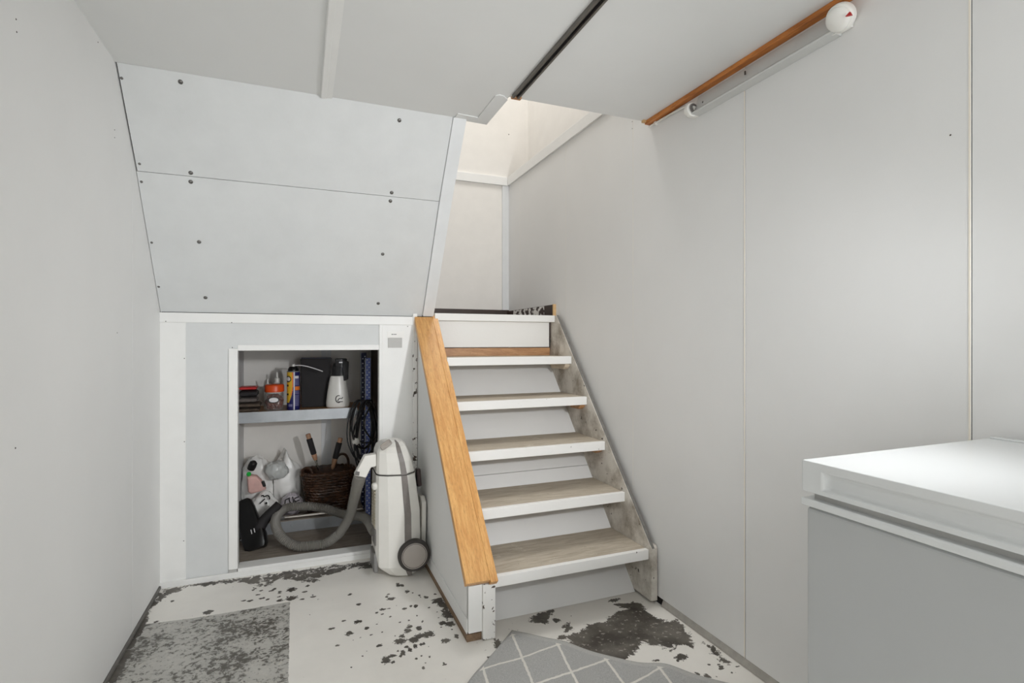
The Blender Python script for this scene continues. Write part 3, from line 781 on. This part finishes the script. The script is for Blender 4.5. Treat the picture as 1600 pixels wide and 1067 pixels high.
# grip recess beside the handle bar: a dished tray with a raised lip
gc = at(603, 694.5, y=2.487); gn = Vector((-.30, -.74, .60)).normalized()
gx = Vector((.80, .05, .60)); gx = (gx - gn * gx.dot(gn)).normalized(); gy = gn.cross(gx)
rr = []
for k, (w, h, d) in enumerate([(.029, .0135, -.008), (.028, .0130, .005), (.0255, .0110, .006), (.024, .0095, .0015), (.022, .008, -.001)]):
    rr.append([gc + gx * (w * math.copysign(abs(math.cos(t)) ** .5, math.cos(t))) + gy * (h * math.copysign(abs(math.sin(t)) ** .5, math.sin(t))) + gn * d for t in [2 * PI * i / 24 for i in range(24)]])
MB().loft(rr).build('grip_recess', M['hubcap'], ub, smooth=True)
# vents, buttons and port on the left face
vt = MB(); xl_ = VC.x - .110
for k in range(14):
    z = .225 + k * .0150; vt.box(xl_ - .003, xl_ + .004, VC.y - .045, VC.y + .06, z, z + .008)
vt.build('vent_grille', plain('cream_vent', (206, 198, 178), .5), vac, .001)
MB().lathe([(.018, 0), (.018, .010), (.012, .016), (.0, .017)], (VC.x - .108, VC.y - .045, .425), (-1, -.25, 0), 20).build('button', M['plastic_white'], vac, smooth=True)
MB().box(VC.x - .116, VC.x - .100, VC.y - .06, VC.y + .02, .150, .225).build('latch', M['greyplastic'], vac, .004)
MB().prism([(VC.y - .085, .035), (VC.y - .055, .115), (VC.y + .05, .115), (VC.y + .05, .035)], 'x', VC.x - .122, VC.x - .100).build('rear_bumper', M['greyplastic'], vac, .006)
MB().prism([(.440, .46), (.425, .49), (.432, .515), (.440, .52)], 'x', 0, .001)
MB().prism([(2.53, .40), (2.56, .39), (2.60, .41), (2.60, .475), (2.56, .478)], 'x', VC.x + .092, VC.x + .112).build('cord_hook', plain('dark_plum_plastic', (62, 46, 46), .4), vac, .006)
MB().prism([(2.515, .10), (2.50, .33), (2.54, .35), (2.62, .34), (2.62, .08)], 'x', VC.x + .106, VC.x + .128).build('rear_fairing', M['plastic_white'], vac, .006)
# wheels
def wheel(c, ax, r):
    ax = Vector(ax).normalized()
    w = MB().lathe([(r * .78, -.016), (r * .95, -.015), (r, -.006), (r, .010), (r * .93, .017), (r * .80, .018)], c, ax, 48).build('wheel', M['tyre'], vac, smooth=True)
    MB().lathe([(r * .80, .016), (r * .80, .0195), (r * .76, .0195), (r * .745, .0175), (r * .70, .0185), (r * .3, .021), (.0, .0215)], c, ax, 48).build('wheel_disc', M['hubcap'], w, smooth=True)
wc = at(647.5, 868, y=2.432)
wheel((wc.x, wc.y + .012, wc.z), (-.04, -1, 0), .074)
# hose: smooth cuff, elbow and corrugated length
el = [VC + Vector((-.098, -.03, .558)), VC + Vector((-.135, -.02, .556)), VC + Vector((-.165, .01, .545)), VC + Vector((-.190, .06, .49)), VC + Vector((-.196, .09, .44))]
hs = bpy.data.objects.new('hose', None); C.objects.link(hs); hs.parent = vac; hs.location = Vector((-.25, .3, .2)); ORG[hs.name] = VC + hs.location
EP = [at(a, b, y=2.535) for a, b in ((569, 711), (587, 708), (587, 727), (579, 729), (571, 745), (553, 741.5), (557, 734))]
MB().prism([(p.x, p.z) for p in EP], 'y', 2.512, 2.560).build('elbow', M['plastic_white'], hs, .005, segs=3)
MB().prism([(p.x, p.z) for p in [at(a, b, y=2.512) for a, b in ((556, 736), (562, 737), (561, 743), (554.5, 742))]], 'y', 2.509, 2.513).build('cuff_latch', M['greyplastic'], hs)
H = [at(563, 742, y=2.536), at(559, 756, y=2.58), at(552, 785, y=2.70), at(546, 808, y=2.79), at(531, 833, y=2.855)]
MB().tube(curve_pts(H, 8), lambda i: (.0285 if i < 9 else .0265 - .003 * min(1, (i - 9) / 12)), 18).build('cuff', M['hose'], hs, smooth=True)
hc = [at(531, 833, y=2.855), at(510, 848, y=2.875), at(484, 855, y=2.88), at(455, 850, y=2.90), at(435, 832, y=2.95), at(431, 810, y=3.03), at(446, 794, y=3.10), at(478, 791, y=3.10), at(510, 795, y=3.08), at(540, 804, y=3.02), at(570, 809, y=2.90), VC + Vector((-.106, .03, .19))]
hpts = curve_pts(hc, 22)
for p in hpts: p.z = max(p.z, .031 + .0255)
# resample evenly so the ribs are regular
L = [0]
for a, b in zip(hpts, hpts[1:]): L.append(L[-1] + (b - a).length)
N = int(L[-1] / .0042); ev = []; j = 0
for k in range(N + 1):
    d = L[-1] * k / N
    while j < len(L) - 2 and L[j + 1] < d: j += 1
    t = (d - L[j]) / max(1e-9, L[j + 1] - L[j]); ev.append(hpts[j].lerp(hpts[j + 1], min(1, t)))
MB().tube(ev, lambda i: .0250 if i % 2 else .0205, 16).build('corrugated_hose', M['hose'], hs, smooth=False)

# ------------------------------------------------------------------ shelving rack in the niche
rk = thing('shelf_rack', 'galvanised steel shelf rack with a perforated blue upright inside the niche', 'shelf', (.05, 3.35, .031))
SX0, SX1, SY0, SY1 = -.318, .345, 3.20, 3.53
MB().box(SX0, SX1 + .02, SY0 + .004, SY1, .698, .7105).build('shelf_board', M['rawwood'], rk, .001)
MB().prism([(SY0, .654), (SY0, .714), (SY0 + .003, .714), (SY0 + .003, .657), (SY0 + .02, .657), (SY0 + .02, .654)], 'x', SX0, .288).prism([(SY0, .668), (SY0, .714), (SY0 + .003, .714), (SY0 + .003, .668)], 'x', .288, .305).build('shelf_lip', M['galv'], rk, .0008)
MB().prism([(SY0, .032), (SY0, .094), (SY0 + .004, .094), (SY0 + .004, .036), (SY0 + .025, .036), (SY0 + .025, .032)], 'x', SX0, .352).lathe([(.007, 0), (.006, .004)], (-.05, SY0, .066), (0, -1, 0), 12).build('lower_rail', M['galv'], rk, .0008)
MB().box(SX0, SX1, SY0 + .006, SY1, .088, .0995).build('lower_shelf', M['nichefloor'], rk, .001)
def upright(x0, w, y, z1, main, side, flange):
    u = MB().box(x0, x0 + w, y, y + .003, .033, z1, 0).box(x0 - .003, x0, y, y + flange, .033, z1, 1)
    k = 0; z = .06
    while z < z1 - .01:
        cx = x0 + w * (.30 if k % 2 else .72)
        u.lathe([(.0042, 0), (.0036, .0012), (.0, .0014)], (cx, y, z), (0, -1, 0), 8, m=2); z += .0148; k += 1
    return u.build('upright', [M[main], M['galv'], M['hole']], rk)
upright(.351, .027, SY0 - .004, 1.003, 'bluemetal', 'galv', .03)
upright(.345, .032, SY1 - .14, 1.030, 'bluedark', 'galv', .03)

# ------------------------------------------------------------------ things on the upper shelf
ZS = .7110
# folded dark cloths and gloves at the left
def folded(name, x0, x1, y0, y1, z0, z1, mat, label, cat, seed):
    def fn(mb):
        n = 18; rings = []
        for i in range(n + 1):
            x = x0 + (x1 - x0) * i / n; r = []
            for j in range(20):
                t = 2 * PI * j / 20; cy, cz = math.cos(t), math.sin(t)
                cy = math.copysign(abs(cy) ** .5, cy); cz = math.copysign(abs(cz) ** .6, cz)
                w = mnoise.noise(Vector((x * 22 + seed, cy * 2, cz * 2))) * .16
                end = min(1, (min(i, n - i) + 1.2) / 2.6)
                r.append((x, (y0 + y1) / 2 + (y1 - y0) / 2 * cy * (.96 + w * .2), (z0 + z1) / 2 + ((z1 - z0) / 2) * cz * end * (.94 + w * .5)))
            rings.append(r)
        return mb.loft(rings)
    mb = fn(MB()); o = mb.build(name, M[mat], None, smooth=True)
    return tag(o, label, cat, None)
folded('folded_cloth', -.318, -.218, 3.215, 3.35, ZS, ZS + .022, 'browncloth', 'brown folded cloth lying flat at the bottom of the left shelf pile', 'cloth', 1)
folded('folded_cloth', -.318, -.212, 3.22, 3.35, ZS + .023, ZS + .050, 'browncloth', 'rumpled brownish cloth, second from bottom of the left shelf pile', 'cloth', 4)
folded('folded_cloth', -.318, -.228, 3.22, 3.345, ZS + .051, ZS + .080, 'greycloth', 'grey folded cloth in the middle of the left shelf pile', 'cloth', 9)
folded('black_pouch', -.318, -.226, 3.225, 3.345, ZS + .081, ZS + .119, 'blackmatt', 'black pouch lying under the red case on the left shelf pile', 'pouch', 14)
folded('red_case', -.318, -.230, 3.23, 3.34, ZS + .120, ZS + .141, 'red', 'flat bright red case topping the left shelf pile', 'case', 20)
# jar with orange lid
jc = Vector((-.142, 3.275, ZS))
jar = thing('storage_jar', 'clear plastic jar with an orange screw lid and an oval label on the upper shelf', 'jar', jc)
MB().lathe([(.046, .0), (.050, .004), (.050, .092), (.045, .100), (.045, .104)], jc, n=28, power=3.2).build('jar_body', M['clearjar'], jar, smooth=True)
MB().lump(jc + Vector((0, 0, .046)), (.045, .044, .046), 5, .15, 3.0, 28, flat=ZS + .004).build('contents', M['redcontents'], jar)
MB().lathe([(.044, .098), (.044, .126), (.0, .127)], jc, n=32).build('neck', M['baggrey'], jar, smooth=True)
MB().lathe([(.048, .104), (.0510, .107), (.0510, .139), (.048, .145), (.044, .147), (.015, .147), (.013, .149), (.0, .149)], jc, n=40).build('lid', M['orange'], jar, smooth=True)
ov = []
lb = MB()
for sc_, m_, dy in ((1.0, 0, 0), (.78, 1, -.0006)):
    n = 28; yv = jc.y - .0512 + dy
    P = [(jc.x - .002 + .030 * sc_ * math.cos(t) * (1 if abs(math.cos(t)) < .99 else 1), jc.z + .062 + (.0175 if sc_ == 1 else .0175 * .72) * math.copysign(abs(math.sin(t)) ** .8, math.sin(t))) for t in [2 * PI * i / n for i in range(n)]]
    lb.prism(P, 'y', yv, yv + .0005, m_)
lb.build('oval_label', mats('black', 'print_white'), jar)
# glue bottles behind the jar
def glue(x, y, h, r, label):
    g = thing('glue_bottle', label, 'bottle', (x, y, ZS), None)
    MB().lathe([(r * .95, 0), (r, .005), (r, h * .62), (r * .6, h * .72), (r * .4, h * .74)], (x, y, ZS), n=20).build('bottle', M['plastic_white'], g, smooth=True)
    MB().lathe([(r * .62, h * .735), (r * .55, h * .84), (r * .28, h * .85), (r * .17, h), (.0, h)], (x, y, ZS), n=16).build('nozzle', M['plastic_white'], g, smooth=True)
glue(-.182, 3.365, .172, .021, 'white glue bottle with a blunt tip, left behind the orange-lidded jar')
glue(-.132, 3.375, .208, .024, 'taller white glue bottle with a pointed nozzle, right behind the orange-lidded jar')
# spray can
cc = Vector((-.043, 3.262, ZS)); R = .0345
can = thing('spray_can', 'blue and yellow aerosol spray can with a white straw beside the black file', 'spray can', cc)
def canm(u, h):
    # u=0.. angle fraction from +x counter-clockwise; the room side is u=.75
    a = (u - .5) * 2          # 0 at left edge, 1 at right edge for the visible half
    z = h / .215
    if not 0 <= a <= 1: return 0
    s = (1 - math.cos(a * PI)) / 2       # horizontal position as seen
    if .515 < s < .58: return 3
    if s <= .50:
        edge = .47 - .40 * max(0, (.62 - z) / .50) ** 1.6
        if z > .20 and s < edge:
            e = ((s - .12) / .20) ** 2 + ((z - .82) / .085) ** 2
            if e < .45: return 3
            if e < 1: return 5
            if s < .14 and (.62 < z < .67 or .40 < z < .44): return 5
            if s > edge - .09 and z > .4: return 2
            return 1
        if .10 < z < .16 and .1 < s < .42 and int(s * 26) % 3: return 4
        return 0
    if s > .6:
        if .52 < z < .62: return 2
        if .84 < z < .90 and s < .9: return 3
        if (.64 < z < .84 or .10 < z < .5) and int(z * 60) % 2 and s < .93: return 4
    return 0
prof = [(R * .93, 0), (R, .003)] + [(R, .003 + .212 * k / 60) for k in range(1, 61)]
MB().lathe(prof, cc, n=96, mfun=canm).build('body', mats('navy', 'yellow', 'print_orange', 'print_white', 'print_lilac', 'black'), can, smooth=True)
MB().lathe([(R, .2155), (R * 1.03, .2185), (R * .9, .221), (R * .85, .221)], cc, n=40).build('top_rim', M['galv'], can, smooth=True)
MB().lathe([(R * .84, .220), (R * .82, .232), (R * .62, .244), (R * .45, .246), (.0, .246)], cc, n=32).build('cap', M['black'], can, smooth=True)
MB().lathe([(.0085, .244), (.0095, .250), (.008, .259), (.0, .261)], cc, n=16).build('spray_button', M['plastic_white'], can, smooth=True)
MB().tube(curve_pts([cc + Vector((.004, -.006, .252)), cc + Vector((.030, -.010, .253)), cc + Vector((.065, -.014, .248)), cc + Vector((.105, -.018, .236)), cc + Vector((.158, -.022, .216))], 8), .0028, 8).build('straw', M['print_white'], can, smooth=True)
# black file box
bx = thing('file_box', 'black upright box file standing between spray can and white bottle', 'box', (.075, 3.40, ZS))
r_ = [[(x + dx, y, z) for x, y in ((-.002, 3.335), (.150, 3.335), (.150, 3.40), (-.002, 3.40))] for z, dx in ((ZS, 0), (ZS + .287, 0))]
r_[0] = [(.0, 3.335, ZS), (.140, 3.335, ZS), (.140, 3.40, ZS), (.0, 3.40, ZS)]
r_[1] = [(-.006, 3.345, ZS + .287), (.170, 3.345, ZS + .290), (.170, 3.41, ZS + .290), (-.006, 3.41, ZS + .287)]
MB().loft(r_).build('case', M['blackmatt'], bx, .004)
MB().box(-.002, .166, 3.348, 3.408, ZS + .2875, ZS + .2925).build('top_edge', plain('dark_blue_edge', (36, 34, 62), .5), bx, .001)
# white bottle with black sprayer
bc = Vector((.206, 3.285, ZS))
bt = thing('white_bottle', 'white tapered bottle with a black dispensing head inside a clear bag', 'bottle', bc)
MB().lathe([(.058, .0), (.066, .006), (.067, .030), (.060, .090), (.048, .165), (.042, .184), (.030, .188), (.0, .188)], bc + Vector((-.005, 0, 0)), n=36, sy=.62).build('bottle_body', M['plastic_white'], bt, smooth=True)
hd = MB().lathe([(.030, .186), (.032, .200), (.030, .235), (.024, .26), (.0, .262)], bc + Vector((-.006, 0, 0)), n=24, sy=.8)
hd.box(bc.x - .02, bc.x + .045, bc.y - .022, bc.y + .022, ZS + .238, ZS + .288)
hd.prism([(bc.x + .018, ZS + .285), (bc.x + .055, ZS + .27), (bc.x + .052, ZS + .165), (bc.x + .026, ZS + .155), (bc.x + .022, ZS + .22)], 'y', bc.y - .03, bc.y + .012)
hd.build('dispenser_head', plain('deep_black_plastic', (14, 13, 13), .55, spec=.25), bt, .004)
MB().box(bc.x + .0, bc.x + .034, bc.y - .0245, bc.y - .022, ZS + .262, ZS + .269).build('head_painted_glint', M['print_white'], bt, .0006)  # highlight on the black head, put in as a small white bar
lg = MB(); lc = bc + Vector((-.004, -.0445, .052))
def arc(r0, a0, a1, w, zf=1.0):
    lg.tube([lc + Vector((r0 * math.cos(a), -.0005, r0 * zf * math.sin(a))) for a in [a0 + (a1 - a0) * i / 14 for i in range(15)]], w, 6)
arc(.016, 1.2, 5.2, .0022, 1.3); lg.tube([lc + Vector((-.006, -.001, -.012)), lc + Vector((.004, -.0015, .004)), lc + Vector((.018, -.001, .002)), lc + Vector((.024, .001, .010))], .0024, 6)
lg.tube([lc + Vector((-.002, -.001, -.016)), lc + Vector((.024, .001, -.016))], .0022, 6)
lg.build('emblem', M['blackmatt'], bt, smooth=True)
cbag = MB()
rings = []
for i in range(15):
    z = ZS + .001 + .285 * i / 14; k = i / 14
    r = []
    for j in range(32):
        t = 2 * PI * j / 32
        w = 1 + .07 * mnoise.noise(Vector((math.cos(t) * 3, math.sin(t) * 3, k * 8)))
        r.append(bc + Vector((.008 + (.078 - .022 * k) * w * math.cos(t), (.060 - .02 * k) * w * math.sin(t), z - ZS)))
    rings.append(r)
cbag.loft(rings, caps=False)
tag(cbag.build('clear_bag', M['clearbag'], None, smooth=True), 'clear plastic bag wrapped round the white bottle', 'bag')

# ------------------------------------------------------------------ cable coil hanging on the upright
co = thing('extension_cable', 'coiled black extension cable hanging on the blue upright', 'cable', (.335, 3.17, .36))
cm = MB(); rr_ = random.Random(11)
for k in range(9):
    hw = .040 + .058 * (k / 8) + rr_.uniform(-.006, .006); hh = .165 + .045 * math.sin(k * 1.9); cx = .338 + rr_.uniform(-.012, .012); cz = .76 - hh
    tilt = rr_.uniform(-.14, .14); yo = 3.150 + .0055 * k - .025
    P = []
    for i in range(48):
        t = 2 * PI * i / 48; x = hw * math.cos(t) * (.55 + .45 * min(1, .35 + .65 * (1 - math.sin(t)) / 1.3)); z = hh * math.sin(t)
        P.append((cx + x + tilt * z * .8, yo + .010 * math.cos(t * 2 + k), cz + z))
    cm.tube(P, .0042, 8, closed=True)
cm.tube(curve_pts([(.30, 3.13, .66), (.275, 3.125, .58), (.30, 3.12, .45), (.34, 3.12, .40)], 10), .0042, 8)
cm.tube(curve_pts([(.37, 3.12, .74), (.33, 3.115, .62), (.39, 3.115, .50), (.36, 3.12, .42)], 10), .0042, 8)
cm.build('cord', M['cord'], co, smooth=True)
pc = at(556, 690, y=3.13)
MB().lathe([(.021, 0), (.022, .012), (.018, .022), (.008, .030), (.0, .031)], pc + Vector((0, .01, -.005)), (.2, -.6, .75), 20).build('plug', M['plastic_white'], co, smooth=True)

# ------------------------------------------------------------------ wicker basket and the two tool handles
bk_c = Vector((.150, 3.345, .1005))
bsk = thing('wicker_basket', 'dark brown woven wicker basket on the lower shelf of the niche', 'basket', bk_c)
def bring(z, grow=0):
    k = z / .235; w = .112 + .036 * k + grow; d = .085 + .022 * k + grow; out = []
    for j in range(64):
        t = 2 * PI * j / 64; cx, cy = math.cos(t), math.sin(t)
        cx = math.copysign(abs(cx) ** .7, cx); cy = math.copysign(abs(cy) ** .7, cy)
        out.append(Vector((w * cx, d * cy, z)))
    return out
wk = MB()
wk.loft([[bk_c + p for p in bring(z, -.005)] for z in (.001, .12, .226)] + [[bk_c + p for p in bring(z, -.012)] for z in (.226, .12, .012)], caps=True)
nr = 15
for r in range(nr):
    z = .006 + .222 * r / (nr - 1); base = bring(z); base = [base[j] for j in range(64)]
    for s in (0, 1):
        P = []
        for j, p in enumerate(base):
            ph = j * PI / 2.0 + s * PI + (r % 2) * PI / 2 + r * .35
            nn = Vector((p.x, p.y, 0)).normalized()
            P.append(bk_c + p + nn * (.0046 * math.sin(ph)) + Vector((0, 0, .0042 * math.cos(ph) + .003 * mnoise.noise(p * 30 + Vector((0, 0, r))))))
        wk.tube(P, .0056 if r < nr - 1 else .0082, 7, closed=True)
wk.build('weave', M['wicker'], bsk, smooth=True)
for P in ([(.195, 3.415, .325), (.200, 3.417, .375), (.222, 3.418, .402), (.250, 3.416, .400), (.268, 3.412, .370), (.272, 3.408, .325)],
          [(.000, 3.285, .320), (.006, 3.282, .352), (.024, 3.272, .368), (.048, 3.262, .362), (.060, 3.258, .330)]):
    MB().tube(curve_pts(P, 8), .0078, 8).build('handle', M['wicker'], bsk, smooth=True)
def tool(top, bot, ferr, label):
    top, bot = Vector(top), Vector(bot); d = (bot - top); Ln = d.length; d.normalize()
    t = thing('garden_tool', label, 'tool', bot)
    MB().lathe([(.012, 0), (.0140, .004), (.0135, .028), (.0130, .032)], top, d, 18).build('handle_end', M['handlewood'], t, smooth=True)
    MB().lathe([(.0140, .028), (.0172, .032), (.0165, .122), (.0140, .127)], top, d, 18).build('grip', M['blackmatt'], t, smooth=True)
    MB().lathe([(.0140, .124), (.0155, .134), (.0120, .156), (.009, .164)], top, d, 18).build('handle_neck', M['handlewood'], t, smooth=True)
    if ferr:
        MB().lathe([(.009, .158), (.0085, .172), (.005, .176), (.0045, Ln)], top, d, 14).build('ferrule', M['chrome'], t, smooth=True)
    else:
        MB().lathe([(.010, .155), (.012, .175), (.006, Ln)], top, d, 14).build('shaft', M['handlewood'], t, smooth=True)
p = at(481, 678, y=3.33); tool(p, (.095, 3.335, .335), True, 'wooden tool handle with black grip leaning left out of the wicker basket')
p = at(532, 684, y=3.33); tool(p, (.172, 3.330, .335), False, 'wooden tool handle with black grip leaning right out of the wicker basket')

# ------------------------------------------------------------------ chrome tube on the lower shelf
MBt = MB().tube([(-.10, 3.185, .1165), (.33, 3.185, .1165)], .0125, 20)
tb = thing('chrome_tube', 'shiny chrome vacuum tube lying along the lower shelf in front of the basket', 'tube', (.115, 3.215, .1))
MB().tube([(-.10, 3.213, .1130), (.335, 3.213, .1130)], .0128, 20).build('tube', M['chrome'], tb, smooth=True)
MB().tube([(-.118, 3.213, .1130), (-.088, 3.213, .1130)], .0134, 20).build('end_collar', M['greyplastic'], tb, smooth=True)

# ------------------------------------------------------------------ carrier bags
bgm = MB().lump((-.225, 3.420, .265), (.105, .090, .165), 3, .14, 1.2, 72, ridge=.13, flat=.1005, xlim=(-.319, -.152))
tag(bgm.build('carrier_bag', M['bagwhite'], None, smooth=True), 'big rounded white carrier bag filling the left end of the lower shelf', 'bag')
def peak_bag():
    c = Vector((-.090, 3.425, .25)); r = (.088, .085, .145); n = 72; rows = 36; vs = []
    o = Vector((5.1, 2.2, 9.7))
    for i in range(rows + 1):
        ph = PI * i / rows
        for j in range(n):
            th = 2 * PI * j / n; d = Vector((math.sin(ph) * math.cos(th), math.sin(ph) * math.sin(th), math.cos(ph)))
            k = 1 + .20 * mnoise.noise(d * 1.3 + o) + .11 * (1 - 2 * abs(mnoise.noise(d * 2.0 + o * 2)))
            top = max(0, d.z)
            p = c + Vector((d.x * r[0], d.y * r[1], d.z * r[2])) * k
            p.z += .06 * top ** 2 * max(0, math.cos(2 * th + 2.6)) ** 2        # gathered peaks of the bag mouth
            p.z = max(p.z, .1005); p.x = min(max(p.x, -.149), -.004); vs.append(p)
    fs = [(i * n + j, (i + 1) * n + j, (i + 1) * n + (j + 1) % n, i * n + (j + 1) % n) for i in range(rows) for j in range(n)]
    return MB().add(vs, fs)
tag(peak_bag().build('carrier_bag', M['bagwhite'], None, smooth=True), 'white carrier bag with peaked folds between the big bag and the basket', 'bag')
bg3 = MB().lump((-.132, 3.300, .362), (.060, .040, .052), 23, .10, 1.5, 44, ridge=.12)
tag(bg3.build('crumpled_bag', M['baggrey'], None, smooth=True), 'glossy crumpled grey bag bulging from the top of the carrier bags', 'bag')
lt = thing('lettered_bag', 'pale lilac plastic bag with black block letters beside the basket', 'bag', (-.035, 3.28, .1))
MB().lump((-.052, 3.282, .165), (.058, .045, .064), 15, .10, 2.0, 40, ridge=.08, flat=.1005).build('bag', M['baglilac'], lt, smooth=True)
tx = MB()
def stroke(pts, w=.0030):
    out = []
    for px, py in pts: out.append(at(px, py, y=3.222))
    tx.tube(out, w, 6)
stroke([(451, 779), (446, 781), (445, 787), (447, 789)]); stroke([(452, 777), (452, 782), (454, 786)]); stroke([(457, 776), (459, 785)]); stroke([(460, 779), (467, 776)]); stroke([(461, 784), (468, 781)]); stroke([(460, 780), (462, 786)])
tx.build('letters', M['black'], lt)
bw = thing('printed_bag', 'small white bag with a black curled print in front of the carrier bags', 'bag', (-.2, 3.25, .1))
MB().lump((-.195, 3.270, .176), (.072, .05, .076), 21, .13, 1.3, 48, ridge=.12, flat=.1005).build('bag', M['bagwhite'], bw, smooth=True)
tx = MB()
def stroke2(pts, w=.0035): tx.tube(curve_pts([at(a, b, y=3.207) for a, b in pts], 5), w, 6)
stroke2([(408, 775), (411, 774), (413, 776), (418, 774), (421, 777), (421, 780)]); stroke2([(414, 779), (410, 783), (406, 787)], .0028)
tx.lathe([(.006, 0), (.005, .002)], at(416, 786, y=3.207), (0, -1, 0), 12)
tx.build('print', M['black'], bw)
pk = thing('pink_pouch', 'pink cloth pouch with a black corner lying in the carrier bag', 'pouch', (-.225, 3.26, .31))
PP = [at(a, b, y=3.27) for a, b in ((386, 744), (392, 741.5), (401, 742.5), (408, 749), (414, 757), (416, 764), (404, 768), (393, 771), (388, 768), (387, 757))]
pm = MB(); rg = []
for y, k in ((3.246, .80), (3.252, .95), (3.262, 1.0), (3.285, 1.0), (3.298, .9)):
    cx = sum(p.x for p in PP) / 10; cz = sum(p.z for p in PP) / 10
    rg.append([Vector((cx + (p.x - cx) * k, y + .006 * mnoise.noise(p * 45), cz + (p.z - cz) * k)) for p in PP])
pm.loft(rg).build('pouch', M['pink'], pk, .003, smooth=True)
q = at(412, 756, y=3.245); MB().prism([(q.x - .012, q.z + .014), (q.x + .002, q.z + .016), (q.x + .012, q.z - .014), (q.x - .002, q.z - .016)], 'y', 3.238, 3.262).build('corner', M['black'], pk, .003)
bb = thing('black_bottle', 'small black bottle with a green collar above the pink pouch', 'bottle', (-.24, 3.27, .37))
q = at(394, 728, y=3.315); q2 = at(389, 740, y=3.27)
MB().lathe([(.020, -.02), (.022, .0), (.020, .022), (.012, .030), (.0, .031)], q, (.35, -.3, .85), 20).build('bottle', M['black'], bb, smooth=True)
MB().lathe([(.011, -.006), (.0125, .0), (.011, .006), (.0, .007)], q2 + Vector((0, -.012, 0)), (.2, -.6, .7), 16).build('collar', M['green'], bb, smooth=True)

# ------------------------------------------------------------------ black vacuum head leaning in the niche
vh = thing('floor_nozzle', 'black plastic vacuum floor nozzle standing on end at the left of the niche floor', 'nozzle', (-.235, 3.02, .031))
base = at(400, 858, z=.034); tipp = at(385, 796, y=3.12)
ax = (tipp - base).normalized(); rt = Vector((.94, -.32, .16)); rt = (rt - ax * rt.dot(ax)).normalized(); nn = ax.cross(rt)
def slab(stations):
    rg = []
    for s, w, h, ox in stations:
        c = base + ax * s + rt * ox; r = []
        for j in range(24):
            t = 2 * PI * j / 24; cx, cy = math.cos(t), math.sin(t)
            cx = math.copysign(abs(cx) ** .45, cx); cy = math.copysign(abs(cy) ** .45, cy)
            r.append(c + rt * (w * cx) + nn * (h * cy))
        rg.append(r)
    return rg
def lift(rg):
    for r in rg:
        for p in r: p.z = max(p.z, .0315)
    return rg
MB().loft(lift(slab([(-.005, .046, .020, .006), (.012, .056, .028, .006), (.06, .060, .030, .006), (.11, .056, .026, .004), (.14, .052, .022, .0), (.22, .050, .020, -.006), (.262, .046, .018, -.010), (.275, .034, .012, -.012)]))).build('nozzle_shell', M['black'], vh, smooth=True)
nk = base + ax * .10 + rt * .05
MB().tube(curve_pts([base + ax * .085 + rt * .03, base + ax * .125 + rt * .075, base + ax * .15 + rt * .125, base + ax * .17 + rt * .165], 6), lambda i: .030 - .0005 * i, 18).build('neck', M['blackmatt'], vh, smooth=True)
sgn = -1 if nn.y > 0 else 1
for dx in (-.002, .014):
    MB().box(-.0018, .0018, -.001, .001, -.012, .012)
    c = base + ax * .085 + rt * (dx + .012) + nn * (sgn * .0305); P = [c - ax * .011, c + ax * .011]
    MB().tube(P, .0022, 6).build('indicator_mark', M['print_white'], vh)
c = base + ax * .07 + rt * (-.050) + nn * (sgn * .028); MB().lathe([(.003, 0), (.002, .002), (0, .0022)], c, nn * sgn, 10).build('screw_head', M['galv'], vh)

# ------------------------------------------------------------------ light
def area(name, loc, rot, size, power, col=(1, 1, 1), sy=None):
    l = bpy.data.lights.new(name, 'AREA'); l.energy = power; l.color = col; l.size = size
    if sy: l.shape = 'RECTANGLE'; l.size_y = sy
    o = bpy.data.objects.new(name, l); o.location = loc; o.rotation_euler = rot; C.objects.link(o); return o
def spot(name, loc, target, power, ang, blend, rad, col=(1, 1, 1)):
    l = bpy.data.lights.new(name, 'SPOT'); l.energy = power; l.spot_size = ang; l.spot_blend = blend; l.shadow_soft_size = rad; l.color = col
    o = bpy.data.objects.new(name, l); o.location = loc
    o.rotation_mode = 'QUATERNION'; o.rotation_quaternion = (Vector(target) - Vector(loc)).to_track_quat('-Z', 'Y'); C.objects.link(o); return o
area('added_top_fill', (.95, -.75, ZC - .012), (0, 0, 0), .8, 8, (.97, .982, 1), 1.3)  # added soft fill under the ceiling behind the camera, no known fitting
area('added_front_fill', (1.0, YF + .02, .85), (PI / 2, 0, 0), .74, 23.5, (.966, .982, 1), 1.4)  # added frontal fill behind the camera, brightens the niche; no doorway there
area('stairwell_lamp', (.95, 2.7, 4.15), (0, 0, 0), .7, 29, (1, .99, .975))
spot('key_flash', (1.12, -.05, 1.33), (.36, 2.76, 1.03), 96, math.radians(80), 1.0, .06, (.97, .982, 1))  # key spot standing for a flash beside the camera, not a room lamp
w = bpy.data.worlds.new('world'); SC.world = w; w.use_nodes = True
w.node_tree.nodes['Background'].inputs[0].default_value = (.8, .85, .9, 1); w.node_tree.nodes['Background'].inputs[1].default_value = .05

# ------------------------------------------------------------------ camera
cam = bpy.data.cameras.new('camera'); cam.sensor_width = 36; cam.lens = FPX / 1600 * 36; cam.clip_start = .02
co_ = bpy.data.objects.new('camera', cam); C.objects.link(co_)
co_.location = (0, 0, CAM_H); co_.rotation_euler = (PI / 2, 0, -YAW); SC.camera = co_

SC.view_settings.view_transform = 'Standard'; SC.view_settings.look = 'None'; SC.view_settings.gamma = 1
SC.view_settings.use_curve_mapping = False; SC.view_settings.exposure = -0.06
SC.cycles.max_bounces = 12; SC.cycles.diffuse_bounces = 8; SC.cycles.transparent_max_bounces = 12
SC.cycles.use_denoising = True
